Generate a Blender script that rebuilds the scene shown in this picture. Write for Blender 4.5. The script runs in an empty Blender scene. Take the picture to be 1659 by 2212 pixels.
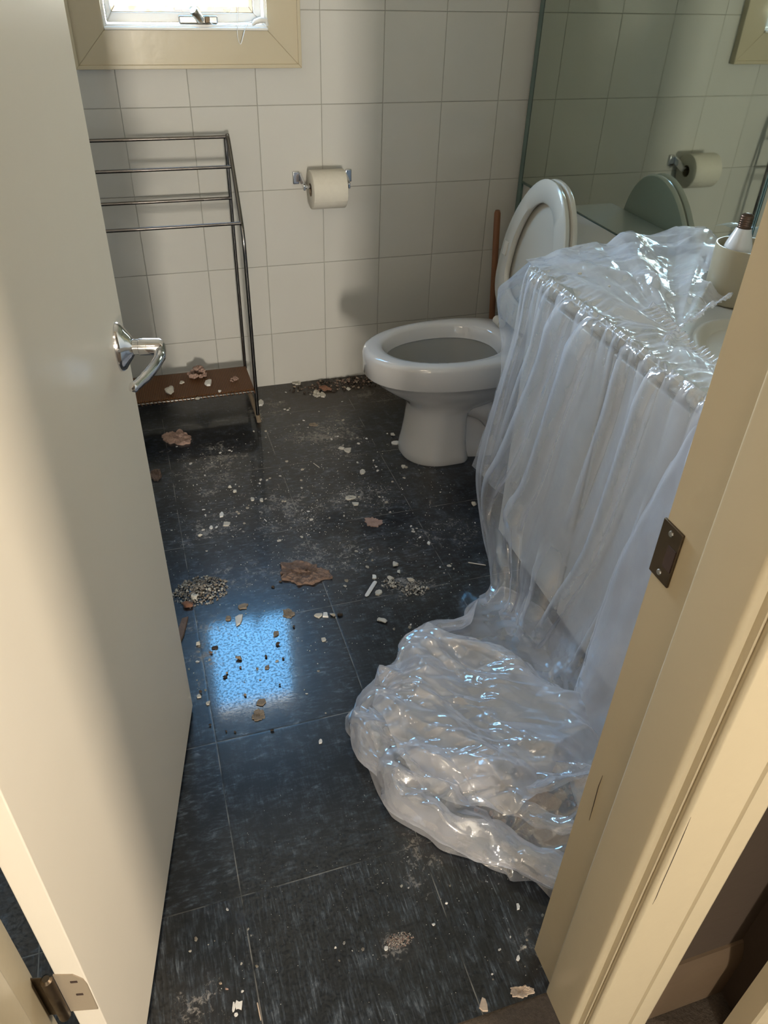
import bpy, bmesh, math, random
import numpy as np
from mathutils import Vector, Matrix

sc = bpy.context.scene
COL = sc.collection
random.seed(7)

# ---------------------------------------------------------------- camera
CAMH = 1.38
yaw, pitch, roll = 0.325577, 0.636971, 0.0354246
cam_d = bpy.data.cameras.new('camera'); cam = bpy.data.objects.new('camera', cam_d); COL.objects.link(cam)
F = Vector((math.sin(yaw)*math.cos(pitch), math.cos(yaw)*math.cos(pitch), -math.sin(pitch)))
R0 = Vector((math.cos(yaw), -math.sin(yaw), 0)); U0 = R0.cross(F)
Rr = R0*math.cos(roll)+U0*math.sin(roll); Uu = -R0*math.sin(roll)+U0*math.cos(roll)
M = Matrix((Rr, Uu, -F)).transposed().to_4x4(); M.translation = Vector((0, 0, CAMH))
cam.matrix_world = M
cam_d.sensor_fit = 'VERTICAL'; cam_d.sensor_height = 36.0; cam_d.lens = 1661.0/2212*36
cam_d.clip_start = 0.02
sc.camera = cam

# ---------------------------------------------------------------- light, exposure
vs = sc.view_settings
vs.view_transform = 'Standard'; vs.look = 'None'; vs.gamma = 1; vs.use_curve_mapping = False
vs.exposure = 1.0
sc.cycles.max_bounces = 14; sc.cycles.diffuse_bounces = 6; sc.cycles.glossy_bounces = 6
sc.cycles.transmission_bounces = 8; sc.cycles.transparent_max_bounces = 40
sc.cycles.sample_clamp_indirect = 6.0
sc.cycles.use_denoising = True

# world radiance by sine of elevation (clear blue high up, bright hazy horizon, sunlit ground)
SKY = [(-1.0, (.90, .78, .60), 8), (-.05, (1.0, .90, .74), 28), (.02, (1.0, .96, .90), 68), (.20, (.90, .94, 1.0), 68), (.38, (.42, .68, 1.0), 30), (.60, (.20, .56, 1.0), 12.0), (1.0, (.18, .48, 1.0), 9)]
w = bpy.data.worlds.new('world'); sc.world = w; w.use_nodes = True
nt = w.node_tree; nt.nodes.clear()
o_ = nt.nodes.new('ShaderNodeOutputWorld'); bg = nt.nodes.new('ShaderNodeBackground')
tc = nt.nodes.new('ShaderNodeTexCoord'); sx = nt.nodes.new('ShaderNodeSeparateXYZ')
rp = nt.nodes.new('ShaderNodeValToRGB'); mp = nt.nodes.new('ShaderNodeMapRange')
nt.links.new(tc.outputs['Generated'], sx.inputs[0]); nt.links.new(sx.outputs['Z'], mp.inputs['Value'])
mp.inputs['From Min'].default_value = -1.0; mp.inputs['From Max'].default_value = 1.0
cr = rp.color_ramp
for i, (z, c, k) in enumerate(SKY):
    e = cr.elements[i] if i in (0, 1) else cr.elements.new((z+1)/2)
    if i < 2: e.position = (z+1)/2
    e = sorted(cr.elements, key=lambda q: q.position)[i]; e.color = (c[0]*k, c[1]*k, c[2]*k, 1)
nt.links.new(mp.outputs[0], rp.inputs[0]); nt.links.new(rp.outputs[0], bg.inputs[0]); nt.links.new(bg.outputs[0], o_.inputs[0])

def area(name, loc, target, size, size_y, power, color, portal=False):
    d = bpy.data.lights.new(name, 'AREA'); d.shape = 'RECTANGLE'; d.size = size; d.size_y = size_y
    d.energy = power; d.color = color
    ob = bpy.data.objects.new(name, d); COL.objects.link(ob); ob.location = loc
    v = Vector(target)-Vector(loc); ob.rotation_euler = v.to_track_quat('-Z', 'Y').to_euler()
    if portal: d.cycles.is_portal = True
    return ob
area('window_portal', (0.235, 2.80, 1.50), (0.235, 0, 1.50), 0.50, 0.80, 1, (1, 1, 1), portal=True)
# warm room behind the doorway on the right of the hall
area('side_room_light', (1.75, -0.43, 1.45), (0.0, 0.75, 0.75), 0.30, 0.9, 21.0, (1.0, 0.85, 0.66))
# bright window at the far end of the hall behind the camera
area('hall_window_light', (-0.50, -6.6, 1.05), (0.2, 2.6, 0.7), 0.45, 0.9, 168.0, (1.0, 0.93, 0.80))
# hall ceiling lamp light, dim
area('hall_lamp_light', (-0.25, -0.9, 2.33), (-0.1, -0.4, 0), 0.4, 0.4, 4.0, (1.0, 0.83, 0.62))

# ---------------------------------------------------------------- material helpers
MATS = {}
class NT:
    def __init__(s, name):
        s.m = bpy.data.materials.new(name); s.m.use_nodes = True
        s.t = s.m.node_tree; s.t.nodes.clear()
        s.out = s.n('ShaderNodeOutputMaterial')
    def n(s, typ, **kw):
        x = s.t.nodes.new(typ)
        for k, v in kw.items():
            if k in x.inputs.keys(): x.inputs[k].default_value = v
            else: setattr(x, k, v)
        return x
    def l(s, a, b): s.t.links.new(a, b)
    def coord(s, kind='Object', scale=(1, 1, 1), rot=(0, 0, 0), loc=(0, 0, 0)):
        c = s.n('ShaderNodeTexCoord'); m = s.n('ShaderNodeMapping'); s.l(c.outputs[kind], m.inputs[0])
        m.inputs['Scale'].default_value = scale; m.inputs['Rotation'].default_value = rot; m.inputs['Location'].default_value = loc
        return m.outputs[0]
    def noise(s, vec, scale, detail=4, rough=.55, dist=0):
        x = s.n('ShaderNodeTexNoise'); x.inputs['Scale'].default_value = scale; x.inputs['Detail'].default_value = detail
        x.inputs['Roughness'].default_value = rough; x.inputs['Distortion'].default_value = dist
        s.l(vec, x.inputs['Vector']); return x.outputs['Fac']
    def ramp(s, fac, stops):
        x = s.n('ShaderNodeValToRGB'); el = x.color_ramp.elements
        while len(el) > 2: el.remove(el[-1])
        for i, (p, c) in enumerate(stops):
            e = el[i] if i < 2 else el.new(p)
            e.position = p; e.color = (c, c, c, 1) if isinstance(c, (int, float)) else (*c, 1)
        s.l(fac, x.inputs[0]); return x.outputs[0]
    def math(s, op, a, b=None, c=None, clamp=False):
        x = s.n('ShaderNodeMath'); x.operation = op; x.use_clamp = clamp
        for i, v in enumerate((a, b, c)):
            if v is None: continue
            if isinstance(v, (int, float)): x.inputs[i].default_value = v
            else: s.l(v, x.inputs[i])
        return x.outputs[0]
    def schlick(s, f0=.04, normal=None, power=5):
        g = s.n('ShaderNodeNewGeometry'); d = s.n('ShaderNodeVectorMath'); d.operation = 'DOT_PRODUCT'
        s.l(normal if normal is not None else g.outputs['Normal'], d.inputs[0]); s.l(g.outputs['Incoming'], d.inputs[1])
        c = s.math('SUBTRACT', 1.0, s.math('ABSOLUTE', d.outputs['Value']), clamp=True)
        return s.math('MULTIPLY_ADD', s.math('POWER', c, power), 1-f0, f0, clamp=True)
    def mix(s, fac, a, b, typ='MIX'):
        x = s.n('ShaderNodeMix'); x.data_type = 'RGBA'; x.blend_type = typ
        for i, v in ((0, fac), (6, a), (7, b)):
            if isinstance(v, (int, float)): x.inputs[i].default_value = v if i == 0 else (v, v, v, 1)
            elif isinstance(v, tuple): x.inputs[i].default_value = (*v, 1)
            else: s.l(v, x.inputs[i])
        return x.outputs[2]
    def bump(s, h, strength=.3, dist=.01, normal=None):
        x = s.n('ShaderNodeBump'); x.inputs['Strength'].default_value = strength; x.inputs['Distance'].default_value = dist
        s.l(h, x.inputs['Height'])
        if normal is not None: s.l(normal, x.inputs['Normal'])
        return x.outputs[0]
    def bsdf(s, color=(.8, .8, .8), rough=.5, metal=0, **kw):
        x = s.n('ShaderNodeBsdfPrincipled')
        if isinstance(color, tuple): x.inputs['Base Color'].default_value = (*color, 1)
        else: s.l(color, x.inputs['Base Color'])
        if isinstance(rough, (int, float)): x.inputs['Roughness'].default_value = rough
        else: s.l(rough, x.inputs['Roughness'])
        x.inputs['Metallic'].default_value = metal
        for k, v in kw.items():
            k = k.replace('_', ' ')
            if hasattr(v, 'is_output'): s.l(v, x.inputs[k])
            else: x.inputs[k].default_value = v
        s.l(x.outputs[0], s.out.inputs[0]); return x

def paint(name, col, rough=.35, bump=.08, nscale=60, coat=0.0, var=.06):
    s = NT(name); v = s.coord('Object')
    n1 = s.noise(v, 5, 3); n2 = s.noise(v, nscale, 3)
    dark = tuple(c*(1-var) for c in col)
    c = s.mix(n1, dark, col)
    r = rough
    b = s.bsdf(c, r, Coat_Weight=coat, Normal=s.bump(n2, bump, .003))
    MATS[name] = s.m; return s.m

def metal(name, col, rough):
    s = NT(name); v = s.coord('Object', (1, 1, 1))
    n = s.noise(v, 40, 3)
    s.bsdf(col, s.ramp(n, [(0.3, rough*.7), (0.7, rough*1.4)]), 1.0)
    MATS[name] = s.m; return s.m

def grain_mat(name, c1, c2, scale=60, rough=.85, bump=.6, dist=.004):
    s = NT(name); v = s.coord('Object')
    n = s.noise(v, scale, 6, .65)
    s.bsdf(s.mix(n, c1, c2), rough, Normal=s.bump(n, bump, dist)); MATS[name] = s.m; return s.m

# wall tile: 203 x 251 mm glossy off-white tiles, thin grey grout
def tile_mat(name, ax, off_u, col=(.56, .545, .51)):
    s = NT(name)
    g = s.n('ShaderNodeNewGeometry'); sp = s.n('ShaderNodeSeparateXYZ'); s.l(g.outputs['Position'], sp.inputs[0])
    u = s.math('DIVIDE', s.math('SUBTRACT', sp.outputs[ax], off_u), .2042)
    v = s.math('DIVIDE', s.math('ADD', sp.outputs['Z'], .0440), .2515)
    fu = s.math('FRACT', u); fv = s.math('FRACT', v)
    def edge(f, wd):  # distance to nearest line
        d = s.math('SUBTRACT', .5, s.math('ABSOLUTE', s.math('SUBTRACT', f, .5)))
        return s.math('SUBTRACT', 1.0, s.math('SMOOTH_MIN', 1.0, s.math('DIVIDE', d, wd), .3), clamp=True)
    mask = s.math('MAXIMUM', edge(fu, .0085), edge(fv, .0070))
    cell = s.n('ShaderNodeCombineXYZ'); s.l(s.math('FLOOR', u), cell.inputs[0]); s.l(s.math('FLOOR', v), cell.inputs[1])
    wn = s.n('ShaderNodeTexWhiteNoise'); s.l(cell.outputs[0], wn.inputs['Vector'])
    val = s.math('MULTIPLY_ADD', wn.outputs['Value'], .05, .97)
    tint = s.mix(1.0, col, val, 'MULTIPLY')
    n = s.noise(g.outputs['Position'], 9, 4)
    tint = s.mix(s.math('MULTIPLY', n, .22), tint, (.47, .44, .38))
    gn = s.noise(g.outputs['Position'], 30, 3)
    grout = s.mix(gn, (.20, .185, .155), (.42, .40, .35))
    c = s.mix(s.math('MULTIPLY', mask, .85), tint, grout)
    rough = s.mix(mask, .13, .7)
    # slight pillow + wave, each tile tilted a hair
    wv = s.noise(g.outputs['Position'], 3.2, 2)
    tilt = s.math('MULTIPLY', s.math('MULTIPLY', s.math('SUBTRACT', wn.outputs['Value'], .5), fu), .0016)
    h = s.math('ADD', s.math('MULTIPLY', wv, .006), tilt)
    h = s.math('SUBTRACT', h, s.math('MULTIPLY', mask, .0012))
    bp = s.bump(h, 1.0, 1.0)
    s.bsdf(c, rough, Normal=bp); MATS[name] = s.m; return s.m

def floor_mat():
    s = NT('floor_vinyl')
    g = s.n('ShaderNodeNewGeometry'); P = g.outputs['Position']
    sp = s.n('ShaderNodeSeparateXYZ'); s.l(P, sp.inputs[0])
    wob = s.noise(P, 2.0, 2)
    X = s.math('ADD', sp.outputs['X'], s.math('MULTIPLY', s.math('SUBTRACT', wob, .5), .006))
    Y = s.math('ADD', sp.outputs['Y'], s.math('MULTIPLY', s.math('SUBTRACT', wob, .5), .006))
    u = s.math('DIVIDE', s.math('SUBTRACT', X, .003), .340)
    v = s.math('DIVIDE', s.math('SUBTRACT', Y, .731), .3415)
    fu = s.math('FRACT', u); fv = s.math('FRACT', v)
    def dist(f): return s.math('SUBTRACT', .5, s.math('ABSOLUTE', s.math('SUBTRACT', f, .5)))
    seamw = .0029
    d = s.math('MINIMUM', dist(fu), dist(fv))
    seam = s.math('LESS_THAN', d, seamw)
    seam2 = s.math('SUBTRACT', 1.0, s.math('DIVIDE', d, .011), clamp=True)
    cell = s.n('ShaderNodeCombineXYZ'); s.l(s.math('FLOOR', u), cell.inputs[0]); s.l(s.math('FLOOR', v), cell.inputs[1])
    wn = s.n('ShaderNodeTexWhiteNoise'); s.l(cell.outputs[0], wn.inputs['Vector'])
    # grain direction alternates per tile
    par = s.math('GREATER_THAN', wn.outputs['Value'], .5)
    m1 = s.n('ShaderNodeMapping'); s.l(P, m1.inputs[0]); m1.inputs['Scale'].default_value = (260, 24, 1)
    m2 = s.n('ShaderNodeMapping'); s.l(P, m2.inputs[0]); m2.inputs['Scale'].default_value = (40, 130, 1); m2.inputs['Rotation'].default_value = (0, 0, .6)
    na = s.noise(m1.outputs[0], 1, 5, .65, .6); nb = s.noise(m2.outputs[0], 1, 5, .65, .6)
    near = s.math('LESS_THAN', sp.outputs['Y'], .731)
    gr = s.mix(s.math('MAXIMUM', near, s.math('MULTIPLY', par, .35)), nb, na)
    blot = s.noise(P, 26, 6, .7, .4); big = s.noise(P, 4.5, 4, .6)
    mot = s.math('MULTIPLY_ADD', gr, .55, s.math('MULTIPLY', blot, .45))
    base = s.ramp(mot, [(0.38, (.002, .0025, .004)), (0.49, (.007, .009, .013)), (0.56, (.026, .034, .046)), (0.66, (.13, .15, .175))])
    base = s.mix(s.math('MULTIPLY', s.ramp(big, [(0.5, 0), (0.75, 1)]), .22), base, (.050, .052, .048))
    # white dust smears (own shape): patches of trampled plaster dust
    def patch(cx, cy, rx, ry):
        dx = s.math('DIVIDE', s.math('SUBTRACT', sp.outputs['X'], cx), rx); dy = s.math('DIVIDE', s.math('SUBTRACT', sp.outputs['Y'], cy), ry)
        r2 = s.math('ADD', s.math('MULTIPLY', dx, dx), s.math('MULTIPLY', dy, dy))
        return s.math('SUBTRACT', 1.0, r2, clamp=True)
    pts = [(.13, 2.15, .25, .30), (.33, 1.85, .22, .22), (.55, 2.25, .30, .28), (.55, 1.85, .20, .14), (.10, 1.82, .18, .14), (.36, 1.60, .26, .16), (.55, 1.43, .16, .10), (.13, 1.60, .16, .12),
           (.33, .70, .07, .12), (.25, .575, .055, .05), (-.08, .56, .07, .09), (.47, .50, .08, .07), (.74, 1.62, .20, .12), (.80, 2.5, .28, .14), (.38, 2.5, .20, .14), (.02, 1.36, .10, .2)]
    acc = None
    for p in pts:
        q = patch(*p); acc = q if acc is None else s.math('MAXIMUM', acc, q)
    dn = s.noise(P, 90, 7, .75, .8); dn2 = s.noise(P, 14, 4, .6, .5)
    thr = s.math('MULTIPLY_ADD', acc, .19, s.math('MULTIPLY_ADD', dn, .62, s.math('MULTIPLY', dn2, .38)))
    dust = s.ramp(thr, [(0.685, 0), (0.75, .5)])
    fine = s.math('MULTIPLY', s.ramp(s.noise(P, 420, 2, .5), [(0.70, 0), (0.76, 1)]), s.math('MULTIPLY_ADD', acc, .6, .25))
    film_ = s.math('MULTIPLY', acc, s.math('MULTIPLY', dn2, .06))
    dustall = s.math('MAXIMUM', s.math('MAXIMUM', dust, s.math('MULTIPLY', fine, .5)), film_)
    c = s.mix(dustall, base, (.46, .42, .38))
    # brown dirt by the wall base
    dirt = patch(.75, 2.62, .75, .36)
    dm = s.ramp(s.math('MULTIPLY_ADD', dirt, .45, s.math('MULTIPLY', dn, .6)), [(0.45, 0), (0.8, .7)])
    c = s.mix(dm, c, (.075, .055, .038))
    sn = s.noise(P, 12, 3)
    seamc = s.mix(s.ramp(sn, [(0.42, 0), (0.58, 1)]), (.02, .02, .02), (.26, .25, .23))
    c = s.mix(s.math('MULTIPLY', seam, .75), c, seamc)
    rough = s.math('MULTIPLY_ADD', s.math('MAXIMUM', dustall, s.math('MULTIPLY', dm, .8)), .55, .30)
    h = s.math('ADD', s.math('MULTIPLY', blot, .0010), s.math('MULTIPLY', s.noise(P, 170, 4, .6), .00035))
    h = s.math('SUBTRACT', h, s.math('MULTIPLY', seam2, .0010))
    bp = s.bump(h, .16, 1.0)
    cb = s.bump(s.math('MULTIPLY', s.noise(P, 200, 3, .6), .00015), .30, 1.0)
    coatw = s.math('MULTIPLY', s.math('SUBTRACT', 1.0, s.math('MAXIMUM', dustall, dm)), s.ramp(s.noise(P, 170, 4, .7), [(0.42, .25), (0.53, 1)]), clamp=True)
    b = s.bsdf(c, rough, Normal=bp, Coat_Weight=coatw, Coat_Roughness=.06, Coat_Normal=cb)
    b.inputs['Specular IOR Level'].default_value = .35
    b.inputs['Coat IOR'].default_value = 1.5
    MATS['floor'] = s.m

def film_mat(name='plastic_film', op_lo=.27, op_hi=.95, tint=(.89, .895, .96)):
    s = NT(name)
    g = s.n('ShaderNodeNewGeometry'); P = g.outputs['Position']
    n1 = s.noise(P, 18, 5, .65, .6); n2 = s.noise(P, 60, 3, .6, 1.0)
    h = s.math('MULTIPLY_ADD', n1, .0030, s.math('MULTIPLY', n2, .0003))
    vo = s.n('ShaderNodeTexVoronoi'); vo.inputs['Scale'].default_value = 30
    ds = s.n('ShaderNodeVectorMath'); ds.operation = 'MULTIPLY_ADD'; nz = s.n('ShaderNodeTexNoise'); nz.inputs['Scale'].default_value = 14; s.l(P, nz.inputs['Vector'])
    s.l(nz.outputs['Color'], ds.inputs[0]); ds.inputs[1].default_value = (.06, .06, .06); s.l(P, ds.inputs[2])
    s.l(ds.outputs[0], vo.inputs['Vector'])
    sb = s.n('ShaderNodeVectorMath'); sb.operation = 'SUBTRACT'; s.l(ds.outputs[0], sb.inputs[0]); s.l(vo.outputs['Position'], sb.inputs[1])
    cc = s.n('ShaderNodeVectorMath'); cc.operation = 'SUBTRACT'; s.l(vo.outputs['Color'], cc.inputs[0]); cc.inputs[1].default_value = (.5, .5, .5)
    dt = s.n('ShaderNodeVectorMath'); dt.operation = 'DOT_PRODUCT'; s.l(sb.outputs[0], dt.inputs[0]); s.l(cc.outputs[0], dt.inputs[1])
    spz = s.n('ShaderNodeSeparateXYZ'); s.l(P, spz.inputs[0])
    ck = s.math('MAXIMUM', s.math('SUBTRACT', 1.0, s.math('DIVIDE', spz.outputs['Z'], .30), clamp=True), s.math('MULTIPLY', s.math('GREATER_THAN', spz.outputs['Z'], .72), .55))
    ck = s.math('MULTIPLY', ck, s.ramp(s.noise(P, 7, 2), [(0.35, .25), (0.6, 1)]))
    h = s.math('ADD', h, s.math('MULTIPLY', s.math('MULTIPLY', dt.outputs['Value'], .7), ck))
    bp = s.bump(h, .7, 1.0)
    lw = s.schlick(0, None, 1.4)
    hz = s.noise(P, 5, 4, .6)
    op = s.math('MULTIPLY_ADD', s.ramp(lw, [(0.10, 0), (0.55, .42), (0.95, 1)]), op_hi-op_lo, op_lo)
    op = s.math('ADD', op, s.math('MULTIPLY', s.math('SUBTRACT', hz, .5), .22), clamp=True)
    df = s.n('ShaderNodeBsdfDiffuse'); df.inputs[0].default_value = (*tint, 1)
    tl = s.n('ShaderNodeBsdfTranslucent'); tl.inputs[0].default_value = (*tint, 1)
    m1 = s.n('ShaderNodeMixShader'); m1.inputs[0].default_value = .26; s.l(df.outputs[0], m1.inputs[1]); s.l(tl.outputs[0], m1.inputs[2])
    tr = s.n('ShaderNodeBsdfTransparent'); tr.inputs[0].default_value = (.97, .975, .985, 1)
    m2 = s.n('ShaderNodeMixShader'); s.l(op, m2.inputs[0]); s.l(tr.outputs[0], m2.inputs[1]); s.l(m1.outputs[0], m2.inputs[2])
    gl = s.n('ShaderNodeBsdfGlossy'); gl.inputs['Roughness'].default_value = .09; gl.inputs[0].default_value = (1, 1, 1, 1)
    s.l(bp, gl.inputs['Normal'])
    m3 = s.n('ShaderNodeMixShader'); s.l(s.schlick(.14, bp), m3.inputs[0]); s.l(m2.outputs[0], m3.inputs[1]); s.l(gl.outputs[0], m3.inputs[2])
    s.l(m3.outputs[0], s.out.inputs[0]); MATS[name] = s.m

floor_mat(); film_mat(); film_mat('plastic_film_thick', .33, .97)
tile_mat('tile_back', 'X', .0285); tile_mat('tile_side', 'Y', .0)
paint('cream_gloss', (.51, .44, .31), .26, .10, 30, .0)
paint('door_paint', (.82, .76, .66), .30, .05, 40, .0)
paint('shaded_brown_wall', (.050, .034, .023), .6, .2, 40)  # brown hall wall, darkened in colour to stand in for shadow
paint('hinge_paint', (.34, .28, .21), .35, .1, 40)
paint('shaded_baseboard', (.105, .072, .045), .4, .1, 40)  # hall baseboard: the shadow on it is put into this dark colour
paint('hall_paint', (.62, .55, .44), .7, .1)
paint('ceiling_paint', (.72, .70, .66), .8, .1)
paint('window_white', (.80, .78, .74), .3, .05)
paint('porcelain', (.60, .58, .565), .10, .02, 20, .6, .02)
paint('seat_plastic', (.58, .55, .48), .22, .02, 20, .2, .02)
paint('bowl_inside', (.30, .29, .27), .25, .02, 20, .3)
paint('cabinet_white', (.84, .82, .77), .35, .04)
paint('counter_beige', (.50, .47, .40), .32, .05, 80)
paint('toe_dark', (.05, .05, .05), .6)
paint('cup_cream', (.36, .31, .21), .3, .03)
paint('bulb_glass', (.62, .62, .62), .22, .0, 20, .3, .02)
paint('rubber_dark', (.05, .03, .025), .6)
paint('black_gasket', (.03, .028, .025), .5)
paint('white_plastic', (.80, .79, .76), .3)
metal('chrome', (.72, .72, .74), .12); metal('chrome_dark', (.20, .185, .175), .20)
metal('steel_dull', (.45, .44, .42), .35); metal('bronze', (.13, .10, .07), .4); metal('brass_dark', (.12, .08, .06), .3)
metal('alu', (.55, .50, .42), .35)
grain_mat('paper', (.58, .54, .46), (.66, .62, .54), 90, .95, .25, .002)
grain_mat('carpet', (.05, .04, .03), (.16, .12, .09), 150, 1, 1, .01)
grain_mat('plaster_white', (.70, .68, .65), (.86, .84, .80), 90)
grain_mat('plaster_cream', (.46, .42, .36), (.72, .68, .60), 120)
grain_mat('plaster_pink', (.30, .19, .15), (.46, .31, .25), 80)
grain_mat('plaster_beige', (.55, .42, .32), (.68, .55, .43), 60)
grain_mat('mortar_brown', (.15, .095, .07), (.30, .20, .155), 70, .95, 1, .006)
grain_mat('brick_red', (.19, .085, .05), (.34, .17, .11), 70, .95, 1, .006)
grain_mat('rubble_dark', (.025, .018, .013), (.085, .06, .045), 90, .9, .8)
grain_mat('rubble_tan', (.22, .17, .12), (.38, .30, .23), 90, .9, .8)
grain_mat('dust_grey', (.16, .14, .12), (.34, .31, .27), 90)
grain_mat('cardboard', (.20, .15, .10), (.30, .23, .16), 60, .9)
CMAT = dict(white='plaster_white', cream='plaster_cream', pink='plaster_pink', beige='plaster_beige', brown='mortar_brown', red='brick_red', dark='rubble_dark', tan='rubble_tan')

def wood(name, c1, c2, scale=(2, 2, 30)):
    s = NT(name); v = s.coord('Object', scale); n = s.noise(v, 6, 4, .6, .5)
    s.bsdf(s.mix(n, c1, c2), .5, Normal=s.bump(n, .2, .002)); MATS[name] = s.m
wood('stick_wood', (.16, .065, .03), (.26, .11, .05), (20, 20, 2))

def wicker():
    s = NT('wicker'); v = s.coord('Object')
    a = s.n('ShaderNodeTexWave'); a.wave_type = 'BANDS'; a.bands_direction = 'X'; a.inputs['Scale'].default_value = 55; s.l(v, a.inputs['Vector'])
    b = s.n('ShaderNodeTexWave'); b.wave_type = 'BANDS'; b.bands_direction = 'Y'; b.inputs['Scale'].default_value = 55; s.l(v, b.inputs['Vector'])
    h = s.math('MULTIPLY', a.outputs['Fac'], b.outputs['Fac'])
    s.bsdf(s.mix(s.ramp(h, [(0.1, 0), (0.7, 1)]), (.07, .024, .005), (.25, .095, .018)), .55, Normal=s.bump(h, .6, .003)); MATS['wicker'] = s.m
wicker()

def mirror_mat():
    s = NT('mirror_glass'); v = s.coord('Object'); n = s.noise(v, 9, 5, .6)
    s.bsdf((.50, .56, .50), s.ramp(n, [(0.4, .015), (0.75, .05)]), 1.0); MATS['mirror'] = s.m
mirror_mat()
paint('mirror_edge', (.05, .09, .08), .2, 0, 10, .5)
paint('teal_edge', (.10, .17, .15), .25, 0, 10, .5)

def glass_mat():
    s = NT('window_glass')
    g = s.n('ShaderNodeBsdfTransparent'); g.inputs[0].default_value = (.93, .95, .95, 1)
    gl = s.n('ShaderNodeBsdfGlossy'); gl.inputs['Roughness'].default_value = .02
    m = s.n('ShaderNodeMixShader')
    s.l(s.schlick(.04), m.inputs[0]); s.l(g.outputs[0], m.inputs[1]); s.l(gl.outputs[0], m.inputs[2]); s.l(m.outputs[0], s.out.inputs[0])
    MATS['glass'] = s.m
glass_mat()

# ---------------------------------------------------------------- object helpers
def tag(o, label=None, cat=None, group=None, kind=None):
    if label: o['label'] = label
    if cat: o['category'] = cat
    if group: o['group'] = group
    if kind: o['kind'] = kind
    return o
def thing(name, label, cat, loc=(0, 0, 0), rot=(0, 0, 0), group=None):
    o = bpy.data.objects.new(name, None); COL.objects.link(o); o.location = loc; o.rotation_euler = rot; o.empty_display_size = .05
    return tag(o, label, cat, group)
def obj(name, bm, mat, parent=None, smooth=True, bevel=0, sub=0, angle=40):
    me = bpy.data.meshes.new(name)
    bmesh.ops.recalc_face_normals(bm, faces=bm.faces) if not getattr(bm, 'keep', False) else None
    bm.to_mesh(me); bm.free()
    o = bpy.data.objects.new(name, me); COL.objects.link(o)
    me.materials.append(MATS[mat] if isinstance(mat, str) else mat)
    if smooth:
        for p in me.polygons: p.use_smooth = True
        if angle < 180: me.set_sharp_from_angle(angle=math.radians(angle))
    if bevel:
        b = o.modifiers.new('bevel', 'BEVEL'); b.width = bevel; b.segments = 3; b.limit_method = 'ANGLE'; b.angle_limit = math.radians(40)
        b.harden_normals = False
    if sub:
        m = o.modifiers.new('sub', 'SUBSURF'); m.levels = sub; m.render_levels = sub
    if parent: o.parent = parent
    return o
def box(bm, x0, x1, y0, y1, z0, z1, mat=None):
    r = bmesh.ops.create_cube(bm, size=1)
    for v in r['verts']:
        v.co = Vector((x0+(v.co.x+.5)*(x1-x0), y0+(v.co.y+.5)*(y1-y0), z0+(v.co.z+.5)*(z1-z0)))
        if mat is not None: v.co = mat @ v.co
def nb(): return bmesh.new()
def boxo(name, dims, mat, parent=None, bevel=0, **k):
    bm = nb(); box(bm, *dims); return obj(name, bm, mat, parent, bevel=bevel, **k)
def tube(bm, pts, r, seg=12, caps=True, ry=None):
    pts = [Vector(p) for p in pts]; rings = []
    rr = r if isinstance(r, (list, tuple)) else [r]*len(pts)
    t0 = (pts[1]-pts[0]).normalized()
    up = Vector((0, 0, 1)) if abs(t0.z) < .9 else Vector((1, 0, 0))
    a = t0.cross(up).normalized()
    for i, p in enumerate(pts):
        t = (pts[min(i+1, len(pts)-1)]-pts[max(i-1, 0)]).normalized()
        a = (a-t*a.dot(t)).normalized(); b = t.cross(a)
        ring = [bm.verts.new(p+a*math.cos(2*math.pi*k/seg)*rr[i]+b*math.sin(2*math.pi*k/seg)*rr[i]*(ry or 1)) for k in range(seg)]
        rings.append(ring)
    for i in range(len(rings)-1):
        for k in range(seg):
            bm.faces.new((rings[i][k], rings[i][(k+1) % seg], rings[i+1][(k+1) % seg], rings[i+1][k]))
    if caps:
        bm.faces.new(rings[0][::-1]); bm.faces.new(rings[-1])
def smoothpath(pts, n=8):
    P = [np.array(p, float) for p in pts]; P = [2*P[0]-P[1]]+P+[2*P[-1]-P[-2]]
    out = []
    for i in range(1, len(P)-2):
        for k in range(n):
            t = k/n
            out.append(tuple(.5*((2*P[i])+(-P[i-1]+P[i+1])*t+(2*P[i-1]-5*P[i]+4*P[i+1]-P[i+2])*t*t+(-P[i-1]+3*P[i]-3*P[i+1]+P[i+2])*t**3)))
    out.append(tuple(P[-2])); return out
def lathe(bm, prof, center, seg=32, axis='Z'):
    rings = []
    for r, z in prof:
        ring = []
        for k in range(seg):
            a = 2*math.pi*k/seg
            if axis == 'Z': c = (center[0]+r*math.cos(a), center[1]+r*math.sin(a), center[2]+z)
            elif axis == 'X': c = (center[0]+z, center[1]+r*math.cos(a), center[2]+r*math.sin(a))
            ring.append(bm.verts.new(c))
        rings.append(ring)
    for i in range(len(rings)-1):
        for k in range(seg):
            bm.faces.new((rings[i][k], rings[i][(k+1) % seg], rings[i+1][(k+1) % seg], rings[i+1][k]))
    return rings
def prism_z(bm, poly, z0, z1):
    a = [bm.verts.new((x, y, z0)) for x, y in poly]; b = [bm.verts.new((x, y, z1)) for x, y in poly]
    n = len(poly)
    for i in range(n): bm.faces.new((a[i], a[(i+1) % n], b[(i+1) % n], b[i]))
    bm.faces.new(a[::-1]); bm.faces.new(b)
def struct(name, bm, mat, parent=None, **k):
    o = obj(name, bm, mat, parent, **k)
    if not parent: o['kind'] = 'structure'
    return o

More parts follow.
